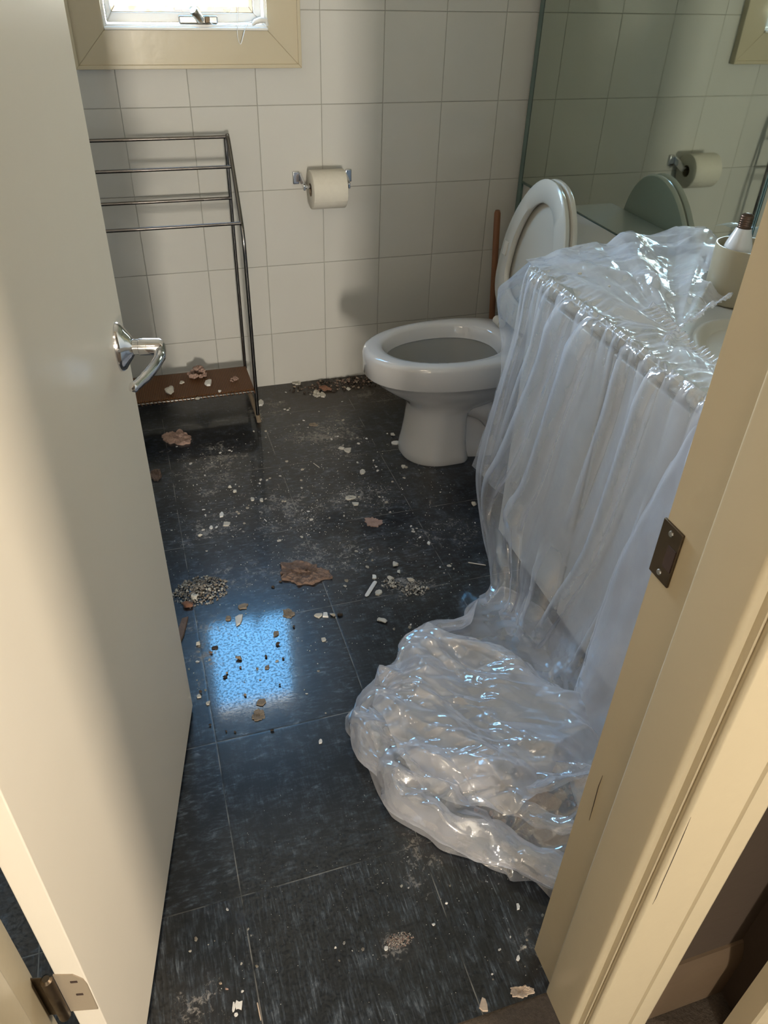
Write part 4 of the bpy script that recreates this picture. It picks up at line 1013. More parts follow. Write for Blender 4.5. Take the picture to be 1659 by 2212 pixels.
D_LIST = [
('s', 'mortar_slab', 'large flat reddish brown mortar slab lying mid floor, right of the blue window reflection', 'mortar chunk', 'brown', 0.301, 1.555, 0.0662, 0.0419, 0.012, 0, -0.27),
('s', 'plaster_flake', 'pinkish tan flat plaster slab in the dark floor in front of the towel rack', 'plaster piece', 'pink', 0.041, 2.353, 0.0468, 0.0401, 0.01, 0, -0.26),
('s', 'plaster_chunk', 'rust brown chunk on the floor right at the door edge, below the towel rack', 'plaster piece', 'brown', -0.045, 2.141, 0.0188, 0.0268, 0.012, 0, -0.26),
('s', 'plaster_flake', 'pink flake lying on a tile seam in front of the toilet', 'plaster piece', 'pink', 0.55, 1.725, 0.0233, 0.0226, 0.004, 0, -0.27),
('s', 'tile_shard', 'small pale lavender rectangular shard standing out inside top of the blue reflection', 'tile shard', 'white', 0.105, 1.423, 0.0087, 0.0198, 0.005, 0, -0.28),
('r', 'plaster_chunk', 'peanut shaped cream plaster lump alone on the floor left of the plastic sheet', 'plaster piece', 'cream', 0.452, 1.325, 0.0152, 0.0107, 0.01, 0, -0.28),
('s', 'plaster_chip', 'flat cream plaster chip, leftmost of a short row right of the blue reflection', 'plaster piece', 'cream', 0.302, 1.387, 0.0094, 0.0075, 0.005, 0, -0.28),
('s', 'plaster_chip', 'white triangular plaster chip, middle of a short row right of the blue reflection', 'plaster piece', 'white', 0.32, 1.383, 0.0071, 0.0084, 0.005, 0, -0.28),
('r', 'plaster_chunk', 'crumbly cream lump, third in a short row right of the blue reflection', 'plaster piece', 'cream', 0.339, 1.378, 0.0094, 0.0066, 0.009, 0, -0.28),
('r', 'rubble_chunk', 'dark brown lump at the right end of a short row of plaster chips', 'rubble piece', 'dark', 0.355, 1.375, 0.0082, 0.0058, 0.009, 0, -0.28),
('r', 'plaster_chunk', 'blocky cream plaster lump behind the white tile strip', 'plaster piece', 'cream', 0.551, 1.522, 0.0102, 0.0123, 0.011, 0, -0.27),
('r', 'plaster_chunk', 'narrow cream lump leaning beside a blocky lump near the white tile strip', 'plaster piece', 'cream', 0.552, 1.491, 0.0051, 0.0102, 0.008, 0, -0.27),
('r', 'plaster_chunk', 'oblong cream lump lying flat right of the white tile strip', 'plaster piece', 'cream', 0.524, 1.472, 0.0125, 0.0088, 0.008, 0, -0.27),
('r', 'plaster_chunk', 'ridged cream lump at the back of the rubble pile near the plastic sheet', 'plaster piece', 'cream', 0.573, 1.452, 0.0125, 0.0088, 0.009, 0, -0.27),
('s', 'plaster_chip', 'white pointed chip touching top end of the white tile strip', 'plaster piece', 'white', 0.483, 1.491, 0.0063, 0.0085, 0.004, 0, -0.27),
('s', 'plaster_chip', 'cream flat chip just right of the white tile strip lower end', 'plaster piece', 'cream', 0.475, 1.428, 0.0092, 0.0099, 0.005, 0, -0.27),
('r', 'brick_chunk', 'reddish brick lump in front of the rubble heap at the door edge', 'brick piece', 'red', -0.012, 1.514, 0.0176, 0.0123, 0.014, 0, -0.27),
('r', 'plaster_chunk', 'large pale lump on top of the rubble heap at the door edge', 'plaster piece', 'cream', 0.008, 1.537, 0.0131, 0.0092, 0.016, 0, -0.27),
('s', 'mortar_slab', 'brown mortar slab half hidden under the door edge', 'mortar chunk', 'brown', -0.035, 1.42, 0.009, 0.0449, 0.008, 0, -0.28),
('r', 'plaster_chunk', 'cube like cream lump on the floor between door edge and blue reflection', 'plaster piece', 'cream', 0.0, 1.369, 0.0078, 0.0055, 0.012, 0, -0.28),
('r', 'rubble_chunk', 'brown pointed lump with dark side near centre of the blue reflection', 'rubble piece', 'tan', 0.087, 1.296, 0.0093, 0.0065, 0.012, 0, -0.28),
('r', 'rubble_chunk', 'dark brown rounded lump at right side inside the blue reflection', 'rubble piece', 'dark', 0.184, 1.317, 0.0067, 0.0047, 0.01, 0, -0.28),
('r', 'rubble_chunk', 'dark lump just past the upper right edge of the blue reflection', 'rubble piece', 'dark', 0.233, 1.364, 0.004, 0.0041, 0.008, 0, -0.28),
('r', 'rubble_chunk', 'small dark lump right of centre inside the blue reflection', 'rubble piece', 'dark', 0.149, 1.285, 0.0044, 0.0031, 0.008, 0, -0.28),
('r', 'rubble_chunk', 'small dark lump near the right border of the blue reflection', 'rubble piece', 'dark', 0.188, 1.267, 0.0038, 0.0027, 0.007, 0, -0.28),
('r', 'rubble_chunk', 'small brown round crumb below the pointed lump in the blue reflection', 'rubble piece', 'brown', 0.085, 1.268, 0.0038, 0.0027, 0.006, 0, -0.28),
('r', 'rubble_chunk', 'pair sized tan lump at lower left of the blue reflection', 'rubble piece', 'tan', 0.053, 1.258, 0.0043, 0.003, 0.007, 0, -0.28),
('r', 'rubble_chunk', 'flat black lump at lower left of the blue reflection', 'rubble piece', 'dark', 0.047, 1.248, 0.0059, 0.0041, 0.006, 0, -0.28),
('r', 'rubble_chunk', 'brown lump on the left border of the blue reflection', 'rubble piece', 'brown', 0.025, 1.334, 0.0061, 0.0042, 0.008, 0, -0.28),
('s', 'rubble_chip', 'thin dark sliver on the left border of the blue reflection', 'rubble piece', 'dark', 0.036, 1.348, 0.0067, 0.0038, 0.004, 0, -0.28),
('r', 'rubble_chunk', 'dark lump on the floor near the door edge, left of the blue reflection lower part', 'rubble piece', 'dark', -0.012, 1.218, 0.0047, 0.0033, 0.009, 0, -0.28),
('s', 'plaster_chip', 'pale chip next to a dark lump close to the door edge', 'plaster piece', 'cream', -0.017, 1.208, 0.0052, 0.0047, 0.004, 0, -0.28),
('s', 'plaster_chip', 'pale chip at the lower left corner of the blue reflection', 'plaster piece', 'cream', -0.001, 1.183, 0.0046, 0.0053, 0.004, 0, -0.28),
('s', 'tan_flake', 'small tan ribbed flake at the bottom edge of the blue reflection', 'plaster flake', 'tan', 0.112, 1.152, 0.0103, 0.0099, 0.003, 0, -0.28),
('s', 'tan_flake', 'larger oval tan ribbed flake just below the blue reflection', 'plaster flake', 'tan', 0.102, 1.119, 0.0153, 0.0134, 0.003, 0, -0.28),
('s', 'tan_flake', 'ragged tan flake at the top right corner of the blue reflection', 'plaster flake', 'tan', 0.231, 1.415, 0.0153, 0.0135, 0.004, 0, -0.28),
('s', 'tan_flake', 'ragged tan flake above the top edge of the blue reflection', 'plaster flake', 'tan', 0.123, 1.471, 0.013, 0.0095, 0.004, 0, -0.27),
('s', 'tan_flake', 'small tan flake at the top left corner of the blue reflection', 'plaster flake', 'tan', 0.083, 1.44, 0.007, 0.0075, 0.004, 0, -0.28),
('r', 'rubble_chunk', 'small tan cube shaped lump inside the lower blue reflection', 'rubble piece', 'tan', 0.083, 1.182, 0.0042, 0.0029, 0.007, 0, -0.28),
('r', 'rubble_chunk', 'dark lump in the lower right of the blue reflection', 'rubble piece', 'dark', 0.164, 1.19, 0.0032, 0.0024, 0.006, 0, -0.28),
('s', 'plaster_flake', 'tan flake lying inside right half of the blue reflection', 'plaster flake', 'tan', 0.146, 1.252, 0.0054, 0.0051, 0.003, 0, -0.28),
('s', 'plaster_chip', 'star shaped pale chip in the upper right of the blue reflection', 'plaster piece', 'tan', 0.188, 1.353, 0.0063, 0.0095, 0.003, 0, -0.28),
('s', 'plaster_chip', 'pale chip alone on the floor right of the blue reflection middle', 'plaster piece', 'cream', 0.295, 1.303, 0.0057, 0.0062, 0.003, 0, -0.28),
('r', 'plaster_chunk', 'white lump partly under the left edge of the hanging plastic', 'plaster piece', 'cream', 0.872, 1.727, 0.0093, 0.0118, 0.01, 0, -0.27),
('r', 'plaster_chunk', 'white lump beside the toilet foot, further from the camera of two', 'plaster piece', 'cream', 0.76, 2.186, 0.0105, 0.0117, 0.01, 0, -0.26),
('s', 'plaster_chip', 'white flat chip beside the toilet foot, nearer of two', 'plaster piece', 'white', 0.75, 2.135, 0.0119, 0.0106, 0.005, 0, -0.26),
('s', 'plaster_chip', 'small cream chip just in front of the toilet foot', 'plaster piece', 'cream', 0.732, 1.987, 0.0069, 0.0083, 0.005, 0, -0.26),
('s', 'plaster_chip', 'cream chip, left of a pair halfway between rack and toilet', 'plaster piece', 'cream', 0.566, 2.149, 0.0094, 0.0089, 0.004, 0, -0.26),
('s', 'plaster_chip', 'cream chip, right of a pair halfway between rack and toilet', 'plaster piece', 'cream', 0.582, 2.13, 0.0125, 0.0132, 0.005, 0, -0.26),
('s', 'plaster_chip', 'pentagon shaped cream chip in front of the toilet', 'plaster piece', 'cream', 0.593, 1.99, 0.009, 0.0122, 0.005, 0, -0.26),
('s', 'plaster_chip', 'cluster chip with jagged outline on the tiles in front of the toilet', 'plaster piece', 'cream', 0.518, 1.863, 0.0171, 0.0098, 0.005, 0, -0.26),
('s', 'plaster_chip', 'long narrow cream chip just below a jagged chip before the toilet', 'plaster piece', 'cream', 0.524, 1.826, 0.012, 0.0072, 0.004, 0, -0.27),
('s', 'plaster_chip', 'white square chip right of the big mortar slab, near a seam', 'plaster piece', 'white', 0.675, 1.589, 0.0053, 0.0085, 0.004, 0, -0.27),
('r', 'plaster_chunk', 'rounded cream pebble left part of floor, upper of two pebbles', 'plaster piece', 'cream', 0.171, 2.014, 0.0079, 0.007, 0.008, 0, -0.26),
('r', 'plaster_chunk', 'rounded cream pebble left part of floor, lower of two pebbles', 'plaster piece', 'cream', 0.181, 1.988, 0.0078, 0.0081, 0.008, 0, -0.26),
('s', 'plaster_chip', 'cream chip lying left of a twin chip on the dark left floor', 'plaster piece', 'cream', 0.228, 1.934, 0.0063, 0.0073, 0.004, 0, -0.26),
('s', 'plaster_chip', 'cream chip lying right of its twin on the dark left floor', 'plaster piece', 'cream', 0.253, 1.922, 0.0063, 0.0073, 0.004, 0, -0.26),
('s', 'plaster_chip', 'bright white curved chip above a seam on the left floor', 'plaster piece', 'white', 0.127, 1.881, 0.0075, 0.0116, 0.004, 0, -0.27),
('r', 'plaster_chunk', 'oval cream pebble near the door side on the left floor', 'plaster piece', 'cream', 0.054, 1.795, 0.0066, 0.0054, 0.008, 0, -0.27),
('s', 'plaster_chip', 'white square chip in a row of three on the left floor', 'plaster piece', 'white', 0.089, 1.824, 0.0053, 0.0067, 0.004, 0, -0.27),
('r', 'plaster_chunk', 'whitish cube in the middle of a row of three on the left floor', 'plaster piece', 'white', 0.104, 1.822, 0.0053, 0.0065, 0.006, 0, -0.27),
('s', 'plaster_chip', 'pale sliver chip at the right of a row on the left floor', 'plaster piece', 'cream', 0.133, 1.83, 0.0101, 0.009, 0.004, 0, -0.27),
('s', 'plaster_chip', 'white upright triangular flake beside the rack foot', 'plaster piece', 'white', 0.357, 2.529, 0.011, 0.0231, 0.005, 0, -0.25),
('s', 'plaster_chip', 'cream chip, left of two, against the wall base right of the rack', 'plaster piece', 'cream', 0.575, 2.548, 0.0148, 0.0222, 0.006, 0, -0.25),
('s', 'plaster_chip', 'cream chip, right of two, near the wall base right of the rack', 'plaster piece', 'cream', 0.595, 2.535, 0.0096, 0.0166, 0.006, 0, -0.25),
('r', 'brick_chunk', 'orange brown crumbly lump at the foot of the back wall', 'brick piece', 'red', 0.614, 2.576, 0.0265, 0.0255, 0.012, 0, -0.25),
('s', 'plaster_chip', 'cream chip on the floor at the base of the wall tiles near the rack', 'plaster piece', 'cream', 0.521, 2.651, 0.0143, 0.0136, 0.006, 0, -0.25),
('r', 'plaster_chunk', 'grey cream lump at wall base between rack and toilet', 'plaster piece', 'cream', 0.702, 2.554, 0.0124, 0.0131, 0.01, 0, -0.25),
('s', 'plaster_chip', 'tan sliver lying on the floor below the wall base lumps', 'plaster piece', 'tan', 0.51, 2.328, 0.0155, 0.0098, 0.003, 0, -0.26),
('s', 'plaster_chip', 'white chip, upper left of a small cluster at the near left floor', 'plaster piece', 'white', -0.03, 0.556, 0.0063, 0.0064, 0.003, 0, -0.29),
('s', 'plaster_chip', 'slender white chip left of a larger one at the near left floor', 'plaster piece', 'white', -0.037, 0.556, 0.0022, 0.0067, 0.003, 0, -0.29),
('s', 'plaster_chip', 'small white chip at the bottom of the cluster at the near left floor', 'plaster piece', 'white', -0.035, 0.544, 0.0033, 0.0027, 0.003, 0, -0.29),
('s', 'plaster_shard', 'long pinkish beige shard on the floor beside the right door jamb', 'plaster piece', 'beige', 0.417, 0.442, 0.0176, 0.0091, 0.004, 0, -0.29),
('s', 'plaster_shard', 'beige five sided shard at the bottom of the picture left of the long shard', 'plaster piece', 'beige', 0.349, 0.442, 0.0064, 0.0088, 0.004, 0, -0.29),
('r', 'plaster_chunk', 'white curled pebble near the lower right floor seam, upper of two', 'plaster piece', 'white', 0.35, 0.612, 0.0037, 0.0026, 0.005, 0, -0.29),
('r', 'plaster_chunk', 'white curled pebble left of the lower right floor seam, lower of two', 'plaster piece', 'white', 0.316, 0.584, 0.0041, 0.0028, 0.005, 0, -0.29),
('s', 'plaster_chip', 'white oblong chip near the right jamb, topmost', 'plaster piece', 'white', 0.472, 0.57, 0.0029, 0.005, 0.003, 0, -0.29),
('s', 'plaster_chip', 'white chip where the last floor seam meets the right jamb', 'plaster piece', 'white', 0.434, 0.491, 0.0032, 0.0052, 0.003, 0, -0.29),
('s', 'plaster_chip', 'small white chip left of the plaster dust patch', 'plaster piece', 'white', 0.224, 0.57, 0.0036, 0.0034, 0.003, 0, -0.29),
('r', 'plaster_chunk', 'tan pebble, left of two at the near left floor', 'plaster piece', 'tan', -0.052, 0.597, 0.0038, 0.0026, 0.004, 0, -0.29),
('r', 'plaster_chunk', 'pink pebble, right of two at the near left floor', 'plaster piece', 'pink', -0.044, 0.585, 0.0034, 0.0024, 0.004, 0, -0.29),
('r', 'plaster_chunk', 'white pebble alone in the centre of the near floor', 'plaster piece', 'white', 0.142, 0.596, 0.0035, 0.0025, 0.005, 0, -0.29),
('r', 'rubble_chunk', 'dark olive lump left of the big mortar slab', 'rubble piece', 'dark', 0.212, 1.524, 0.0061, 0.0045, 0.007, 0, -0.27),
('r', 'rubble_chunk', 'dark small lump touching front of the big mortar slab', 'rubble piece', 'dark', 0.235, 1.539, 0.0049, 0.0034, 0.006, 0, -0.27),
('r', 'rubble_chunk', 'black lump on the seam below the blue reflection', 'rubble piece', 'dark', 0.123, 1.07, 0.0045, 0.0031, 0.006, 0, -0.28),
('r', 'rubble_chunk', 'black lump below the blue reflection, left of two near the seam', 'rubble piece', 'dark', 0.028, 1.095, 0.0025, 0.0019, 0.006, 0, -0.28),
('r', 'rubble_chunk', 'black lump below the blue reflection, right of two near the seam', 'rubble piece', 'dark', 0.046, 1.088, 0.003, 0.0021, 0.006, 0, -0.28),
('r', 'rubble_chunk', 'black lump near the door edge below the blue reflection', 'rubble piece', 'dark', -0.003, 1.121, 0.004, 0.0028, 0.007, 0, -0.28),
('s', 'plaster_chip', 'white oval chip below the blue reflection close to the plastic', 'plaster piece', 'white', 0.217, 1.014, 0.0035, 0.0054, 0.003, 0, -0.28),
('r', 'plaster_chunk', 'round white plaster lump at centre of the brown rack shelf', 'plaster piece', 'cream', 0.041, 2.445, 0.0202, 0.0293, 0.02, 0.126, -0.25),
('r', 'insulation_clump', 'fluffy pink clump at the back of the brown rack shelf', 'debris clump', 'pink', 0.149, 2.561, 0.0358, 0.0512, 0.028, 0.126, -0.25),
('s', 'plaster_chip', 'white arrow shaped chip on the rack shelf right of the pink clump', 'plaster piece', 'white', 0.177, 2.488, 0.0112, 0.0212, 0.008, 0.126, -0.25),
('s', 'plaster_chip', 'cream chip between the pink clump and the round lump on rack shelf', 'plaster piece', 'cream', 0.088, 2.514, 0.0072, 0.0089, 0.004, 0.126, -0.25),
('r', 'plaster_chunk', 'small white lump near right part of the rack shelf', 'plaster piece', 'white', 0.206, 2.417, 0.0063, 0.0095, 0.006, 0.126, -0.25),
('s', 'plaster_chip', 'small cream chip near the front edge of rack shelf', 'plaster piece', 'cream', 0.128, 2.385, 0.0077, 0.0066, 0.003, 0.126, -0.25),
('r', 'insulation_clump', 'small pink clump at the right end of the rack shelf', 'debris clump', 'pink', 0.267, 2.487, 0.0137, 0.0266, 0.014, 0.126, -0.25)]
for i, (k, nm, lb, cat, col, x, y, w_, d_, t, z, a) in enumerate(D_LIST):
    bm = lump(nm, w_, d_, t, 100+i, CMAT[col], k == 's')
    o = obj(nm, bm, CMAT[col], smooth=True, angle=30); o.location = (x, y, z+.0003); o.rotation_euler = (0, 0, a)
    tag(o, lb, cat, 'debris on the rack shelf' if z > .01 else ('dark and tan rubble pieces on the floor' if cat == 'rubble piece' else 'plaster pieces on the floor'))
E_LIST = [
('tile_strip', 'long narrow white strip of tile lying near the rubble, pointing at camera', 'tile strip', 'white', 0.48, 1.472, 0.438, 1.422, 0.011, 0.004),
('wood_splinter', 'thin cream splinter on the floor touching the hanging plastic', 'splinter', 'cream', 0.751, 1.478, 0.794, 1.454, 0.004, 0.003),
('wood_splinter', 'thin bright sliver halfway between rack and toilet', 'splinter', 'cream', 0.453, 2.084, 0.466, 2.052, 0.003, 0.002),
('wood_splinter', 'thin beige sliver along a seam at bottom left of the floor', 'splinter', 'beige', 0.0, 0.551, 0.001, 0.524, 0.002, 0.002),
('wood_splinter', 'tiny white stick right of the rubble pile on the left floor', 'splinter', 'white', 0.244, 1.825, 0.248, 1.812, 0.003, 0.002)]
for i, (nm, lb, cat, col, x1, y1, x2, y2, w_, t) in enumerate(E_LIST):
    bm = nb(); L_ = math.hypot(x2-x1, y2-y1)
    tube(bm, [(-L_/2, 0, t/2), (-L_*.44, 0, t/2), (L_*.40, w_*.05, t/2), (L_/2, 0, t/2)], [w_*.38, w_*.5, w_*.5, w_*.28], 8, ry=t/w_)
    o = obj(nm, bm, CMAT[col], smooth=True, angle=25); o.location = ((x1+x2)/2, (y1+y2)/2, .0004); o.rotation_euler = (0, 0, math.atan2(y2-y1, x2-x1)); tag(o, lb, cat)
# crumbs: individuals sharing eight meshes
CR = [(0.093,2.144,0.0016),(0.104,2.154,0.0017),(0.201,2.233,0.0031),(0.096,2.08,0.0014),(0.104,2.144,0.0013),(0.208,2.225,0.0033),(0.113,2.232,0.0015),(0.035,2.301,0.0036),(0.116,2.202,0.0023),(0.07,2.282,0.0013),(0.068,2.184,0.0041),(0.156,2.25,0.0014),(0.169,2.225,0.0038),(0.147,2.255,0.0017),(0.048,2.249,0.0013),(0.043,2.055,0.0012),(0.172,2.128,0.0014),(0.03,2.221,0.0015),(0.135,2.173,0.0017),(0.106,2.067,0.0014),(0.023,2.093,0.0015),(-0.022,2.282,0.0012),(0.176,1.873,0.0031),(0.097,1.961,0.0015),(0.154,1.818,0.0012),(0.104,2.103,0.0043),(0.145,2.143,0.0012),(0.062,1.722,0.0031),(-0.022,1.843,0.0024),(0.166,1.967,0.0013),(0.093,1.903,0.0016),(0.197,1.909,0.0012),(0.172,1.883,0.0032),(0.087,1.867,0.0012),(0.208,1.898,0.0013),(0.153,1.892,0.0013),(0.119,1.957,0.0012),(0.077,1.919,0.0046),(0.184,1.821,0.0031),(-0.057,1.827,0.0019),(0.124,1.823,0.0012),(0.08,1.891,0.0038),(0.186,1.986,0.0012),(0.122,1.847,0.0013),(0.125,1.744,0.0012),(0.277,1.807,0.0022),(0.205,1.894,0.0039),(0.074,2.057,0.003),(0.1,1.916,0.0013),(0.264,2.013,0.0041),(0.065,1.821,0.0033),(0.063,2.058,0.002),(0.083,2.036,0.0014),(0.311,1.966,0.0012),(0.321,1.898,0.0026),(0.271,1.82,0.0012),(0.241,1.905,0.0012),(0.167,1.795,0.0022),(0.156,2.116,0.0013),(0.294,1.86,0.0012),(0.289,2.026,0.0033),(0.324,2.187,0.0021),(0.3,2.034,0.0026),(0.167,1.86,0.0031),(0.176,2.002,0.0012),(0.342,1.951,0.0019),(0.339,2.08,0.0012),(0.168,1.906,0.002),(0.385,1.955,0.0034),(0.32,1.925,0.0016),(0.287,2.075,0.0013),(0.085,2.027,0.0012),(0.314,1.901,0.0038),(0.19,2.027,0.0036),(0.27,2.033,0.0038),(0.266,1.925,0.0035),(0.144,1.954,0.0013),(0.297,2.033,0.0013),(0.199,2.014,0.0021),(0.364,2.06,0.0012),(0.211,1.907,0.0019),(0.261,2.111,0.0012),(0.234,1.833,0.0016),(0.333,2.284,0.0024),(0.238,2.128,0.0015),(0.334,2.037,0.004),(0.393,1.997,0.0032),(0.436,2.26,0.0012),(0.547,2.258,0.0026),(0.53,2.122,0.0012),(0.548,2.216,0.0039),(0.389,2.093,0.0015),(0.481,2.203,0.0017),(0.578,2.17,0.0025),(0.448,2.097,0.0012),(0.762,2.061,0.0035),(0.621,2.333,0.0043),(0.556,2.031,0.0019),(0.3,2.336,0.0031),(0.564,2.158,0.0025),(0.462,2.344,0.0024),(0.574,2.228,0.0041),(0.371,2.117,0.0039),(0.502,2.256,0.0013),(0.41,2.056,0.0046),(0.614,2.201,0.0017),(0.565,2.231,0.0017),(0.576,2.138,0.0021),(0.488,2.315,0.0016),(0.666,2.167,0.0013),(0.74,1.982,0.0045),(0.658,2.196,0.0015),(0.567,2.1,0.0013),(0.746,2.203,0.0032),(0.54,2.089,0.0014),(0.575,2.165,0.0032),(0.63,2.164,0.0043),(0.594,1.927,0.0013),(0.645,2.021,0.0015),(0.646,2.01,0.0045),(0.545,1.862,0.0028),(0.666,2.189,0.0043),(0.753,2.127,0.0021),(0.639,2.203,0.0021),(0.594,2.051,0.0035),(0.607,2.042,0.0013),(0.69,2.082,0.0016),(0.628,2.241,0.0015),(0.56,1.989,0.0012),(0.649,2.049,0.0043),(0.644,1.987,0.0036),(0.677,2.097,0.0021),(0.341,2.414,0.0013),(0.465,2.591,0.0041),(0.34,2.326,0.0035),(0.449,2.426,0.0024),(0.552,2.416,0.0025),(0.591,2.438,0.0012),(0.445,2.454,0.0036),(0.454,2.466,0.0039),(0.435,2.463,0.0035),(0.652,2.467,0.0038),(0.429,2.522,0.0023),(0.235,2.503,0.0015),(0.585,2.306,0.0019),(0.374,2.457,0.0014),(0.484,2.366,0.0032),(0.598,1.883,0.0012),(0.616,1.842,0.002),(0.615,1.826,0.0024),(0.515,1.862,0.0029),(0.571,1.824,0.0012),(0.431,1.781,0.003),(0.549,1.892,0.0016),(0.512,1.865,0.0017),(0.606,1.845,0.0037),(0.475,1.779,0.0032),(0.521,1.916,0.0013),(0.618,1.812,0.0041),(0.481,1.766,0.0017),(0.474,1.951,0.0015),(0.5,1.89,0.002),(0.555,1.834,0.0014),(0.665,1.664,0.003),(0.798,1.508,0.0013),(0.661,1.621,0.0041),(0.567,1.802,0.0019),(0.666,1.605,0.0018),(0.672,1.646,0.0014),(0.652,1.677,0.0044),(0.563,1.591,0.0026),(0.653,1.663,0.0036),(0.647,1.555,0.0012),(0.639,1.696,0.0013),(0.69,1.625,0.0015),(0.74,1.634,0.0016),(0.673,1.645,0.0013),(0.842,1.643,0.0027),(0.65,1.652,0.0039),(0.613,1.76,0.0035),(0.656,1.62,0.0012),(0.509,1.677,0.0021),(0.505,1.606,0.0035),(0.627,1.675,0.0013),(0.617,1.61,0.0022),(0.333,1.688,0.0015),(0.266,1.714,0.0042),(0.332,1.713,0.0045),(0.326,1.749,0.0013),(0.378,1.828,0.0042),(0.312,1.764,0.0015),(0.328,1.815,0.0012),(0.281,1.731,0.0016),(0.3,1.758,0.0012),(0.361,1.841,0.0017),(0.349,1.725,0.0021),(0.377,1.786,0.0044),(0.689,1.865,0.0024),(0.671,1.914,0.0029),(0.798,1.819,0.0033),(0.738,1.831,0.0013),(0.693,1.793,0.0015),(0.711,1.882,0.0015),(0.714,1.924,0.0043),(0.784,1.852,0.0015),(0.628,1.498,0.0016),(0.705,1.487,0.0018),(0.72,1.392,0.0023),(0.703,1.465,0.0028),(0.669,1.482,0.0034),(0.695,1.48,0.0042),(0.714,1.526,0.0021),(0.671,1.456,0.0019),(0.472,1.6,0.0019),(0.406,1.497,0.0043),(0.48,1.6,0.0017),(0.497,1.56,0.0036),(0.458,1.592,0.0017),(0.476,1.536,0.004),(0.397,1.477,0.0043),(0.465,1.609,0.004),(0.62,1.636,0.0012),(0.48,1.565,0.002),(0.422,1.57,0.0025),(0.431,1.658,0.002),(0.385,1.622,0.0012),(0.418,1.57,0.0012),(-0.0,1.345,0.0015),(-0.018,1.233,0.0012),(-0.009,1.315,0.0043),(-0.001,1.223,0.0021),(-0.021,1.282,0.0016),(0.002,1.364,0.0021),(-0.015,1.228,0.0013),(-0.03,1.297,0.0021),(-0.021,1.337,0.0013),(0.019,1.313,0.0029),(0.012,1.31,0.0015),(-0.016,1.258,0.0014),(0.263,1.231,0.0019),(0.259,1.208,0.0026),(0.217,1.149,0.0033),(0.215,1.162,0.0013),(0.386,1.1,0.0012),(0.392,1.24,0.0012),(0.273,1.374,0.0013),(0.246,1.084,0.0016),(0.124,1.219,0.0029),(0.123,1.254,0.0032),(0.14,1.261,0.0012),(0.172,1.265,0.0029),(0.042,1.354,0.0015),(0.088,1.222,0.0012),(0.409,0.513,0.0029),(0.38,0.473,0.0011),(0.435,0.463,0.0009),(0.44,0.476,0.0009),(0.382,0.481,0.0021),(0.45,0.504,0.0018),(0.453,0.505,0.0028),(0.507,0.544,0.0024),(0.437,0.527,0.002),(0.462,0.514,0.0017),(0.339,0.672,0.0011),(0.369,0.641,0.0017),(0.31,0.689,0.0009),(0.253,0.681,0.0011),(0.284,0.666,0.0025),(0.344,0.623,0.0008),(0.313,0.715,0.0013),(0.32,0.69,0.0009),(0.295,0.659,0.002),(-0.083,0.679,0.0031),(-0.025,0.714,0.0031),(0.008,0.658,0.0011),(-0.095,0.662,0.0022),(0.005,0.67,0.0018),(-0.052,0.589,0.0009),(-0.053,0.667,0.0008),(0.021,0.647,0.001),(0.009,0.606,0.0022),(-0.02,0.575,0.0025),(-0.064,0.664,0.0008),(-0.015,0.617,0.002),(0.158,0.6,0.0023),(0.2,0.567,0.0009),(0.186,0.581,0.0023),(0.168,0.584,0.0013),(0.143,0.575,0.0016),(0.556,2.554,0.0012),(0.608,2.569,0.0037),(0.551,2.55,0.0037),(0.577,2.576,0.0014),(0.434,1.247,0.0012),(0.513,1.285,0.0037),(0.518,1.293,0.0034),(0.473,1.29,0.0034),(0.485,1.248,0.0012)]
protos = []
for i in range(8):
    bm = lump('plaster_crumb', 1.0, .55+.09*(i % 4), .55, 500+i, 'plaster_white', i % 2 == 0)
    me_o = obj('plaster_crumb', bm, 'plaster_white' if i % 3 else 'plaster_cream', smooth=False); protos.append(me_o)
random.seed(11)
used = set()
for i, (x, y, s) in enumerate(CR):
    k = i % 8
    if k in used: o = protos[k].copy(); COL.objects.link(o)
    else: o = protos[k]; used.add(k)
    s *= 1.3; o.location = (x, y, .0002); o.scale = (s, s, s); o.rotation_euler = (0, 0, random.uniform(0, 6.28))
    tag(o, 'tiny white plaster crumb scattered on the dark floor tiles', 'crumb', 'tiny plaster crumbs on the floor')

def pile(name, label, cat, cx, cy, rx, ry, h, n, mats, seed, smin, smax):
    rs = random.Random(seed); bm = nb()
    for i in range(n):
        a = rs.uniform(0, 6.28); r = rs.random()**.7
        x = cx+rx*r*math.cos(a); y = cy+ry*r*math.sin(a); s = rs.uniform(smin, smax); zb = h*max(0, 1-r)**1.2*rs.random()
        q = bmesh.ops.create_icosphere(bm, subdivisions=1, radius=1); mrot = Matrix.Rotation(rs.uniform(0, 6), 3, 'Z'); sq = rs.uniform(.4, .9)
        for v in q['verts']:
            p = mrot @ Vector((v.co.x*s*rs.uniform(.8, 1.2), v.co.y*s*.7, v.co.z*s*sq)); v.co = Vector((x+p.x, y+p.y, max(.0002, zb+s*sq*.7+p.z)))
        for f in {f for v in q['verts'] for f in v.link_faces}: f.material_index = i % len(mats)
    o = obj(name, bm, mats[0], smooth=False)
    for m in mats[1:]: o.data.materials.append(MATS[m])
    tag(o, label, cat, kind='stuff'); return o
pile('rubble_heap', 'heap of grey cream plaster rubble at the door edge above the blue reflection', 'rubble', .028, 1.562, .074, .056, .020, 900, ['dust_grey', 'dust_grey', 'plaster_cream', 'rubble_tan', 'dust_grey'], 1, .0008, .0042)
pile('rubble_pile', 'small crumbly plaster pile left of the larger pile near the plastic sheet', 'rubble', .517, 1.452, .026, .018, .008, 70, ['dust_grey', 'plaster_cream'], 2, .001, .004)
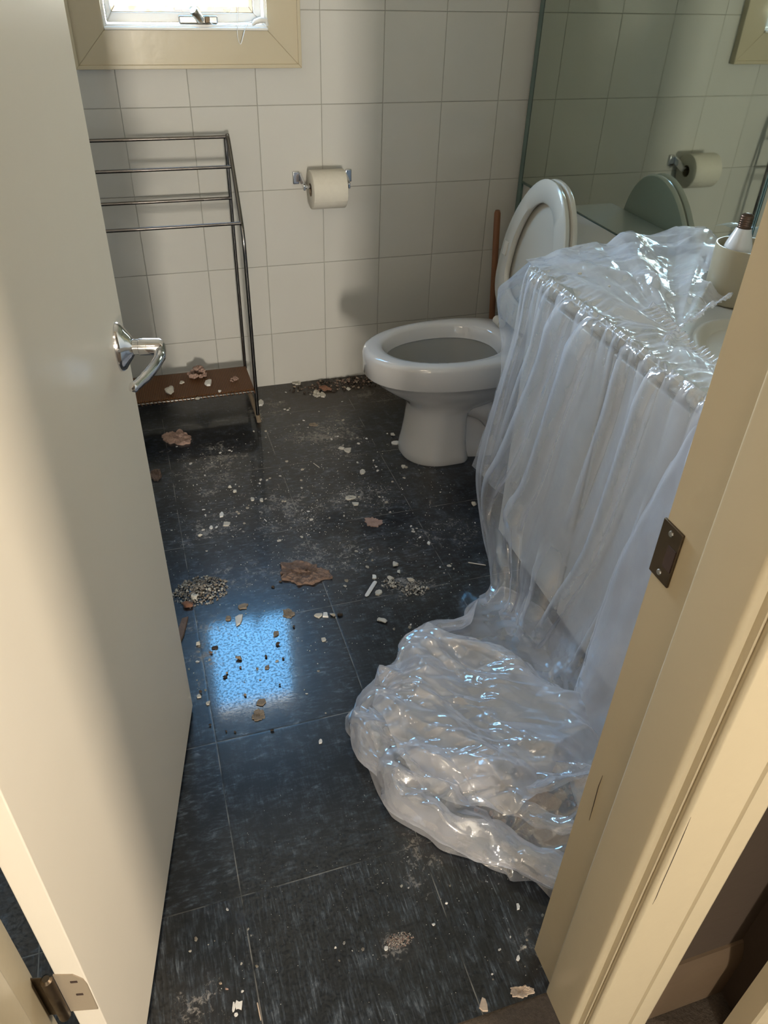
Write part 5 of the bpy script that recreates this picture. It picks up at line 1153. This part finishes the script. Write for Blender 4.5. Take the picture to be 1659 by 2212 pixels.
pile('rubble_pile', 'crumbly plaster pile on a seam between the white strip and plastic sheet', 'rubble', .570, 1.418, .040, .030, .008, 140, ['dust_grey', 'plaster_cream', 'dust_grey'], 3, .001, .0045)
pile('plaster_dust', 'pinkish plaster dust patch on the near floor tile', 'dust', .250, .577, .026, .013, .0015, 420, ['plaster_pink', 'plaster_cream'], 4, .0004, .0012)
pile('wall_litter', 'strip of brown flaky litter along the back wall beside the toilet', 'litter', .74, 2.60, .26, .055, .010, 420, ['mortar_brown', 'rubble_dark', 'rubble_tan', 'rubble_dark'], 5, .001, .007)
pile('floor_grit', 'fine pale grit strewn over the dark bathroom floor', 'grit', .38, 1.80, .48, .55, 0, 1300, ['plaster_white', 'plaster_cream'], 6, .0005, .0016)
pile('floor_grit', 'fine pale grit on the near floor tiles by the doorway', 'grit', .25, .70, .30, .24, 0, 320, ['plaster_white', 'plaster_cream'], 8, .0003, .0008)
pile('debris_under_plastic', 'reddish brown crumbs trapped in the plastic heap', 'rubble', .60, .80, .14, .09, .02, 260, ['mortar_brown', 'brick_red', 'rubble_dark'], 7, .002, .009)
for (lb, x, y, w_, d_, h, sd) in (('white plaster crumb on top of the plastic near the far vanity corner', .935, 1.470, .006, .005, .007, 81), ('pair of cream chips, left one, lying in a fold of the plastic on the vanity', .958, 1.385, .005, .004, .005, 82),
                              ('pair of cream chips, right one, lying in a fold of the plastic on the vanity', .972, 1.355, .006, .004, .005, 83)):
    bm = lump('plaster_chip', w_, d_, h, sd, 'plaster_cream', False); o = obj('plaster_chip', bm, 'plaster_cream', angle=30); o.location = (x, y, CT+.026); tag(o, lb, 'plaster piece', 'chips on the plastic sheet')
for (nm, lb, x, y, w_, d_, h, col, sd) in (('brick_chunk', 'reddish brick lump visible through the right end of the plastic heap', .715, .760, .030, .022, .050, 'red', 91),
                                            ('brick_chunk', 'small reddish lump between plastic folds near the vanity base', .700, 1.020, .012, .010, .022, 'red', 92),
                                            ('mortar_slab', 'brown slab wrapped inside the lower right of the plastic heap', .610, .735, .050, .030, .034, 'brown', 93)):
    bm = lump(nm, w_, d_, h, sd, CMAT[col], False); o = obj(nm, bm, CMAT[col], angle=30); o.location = (x, y, .0003); tag(o, lb, 'debris chunk')
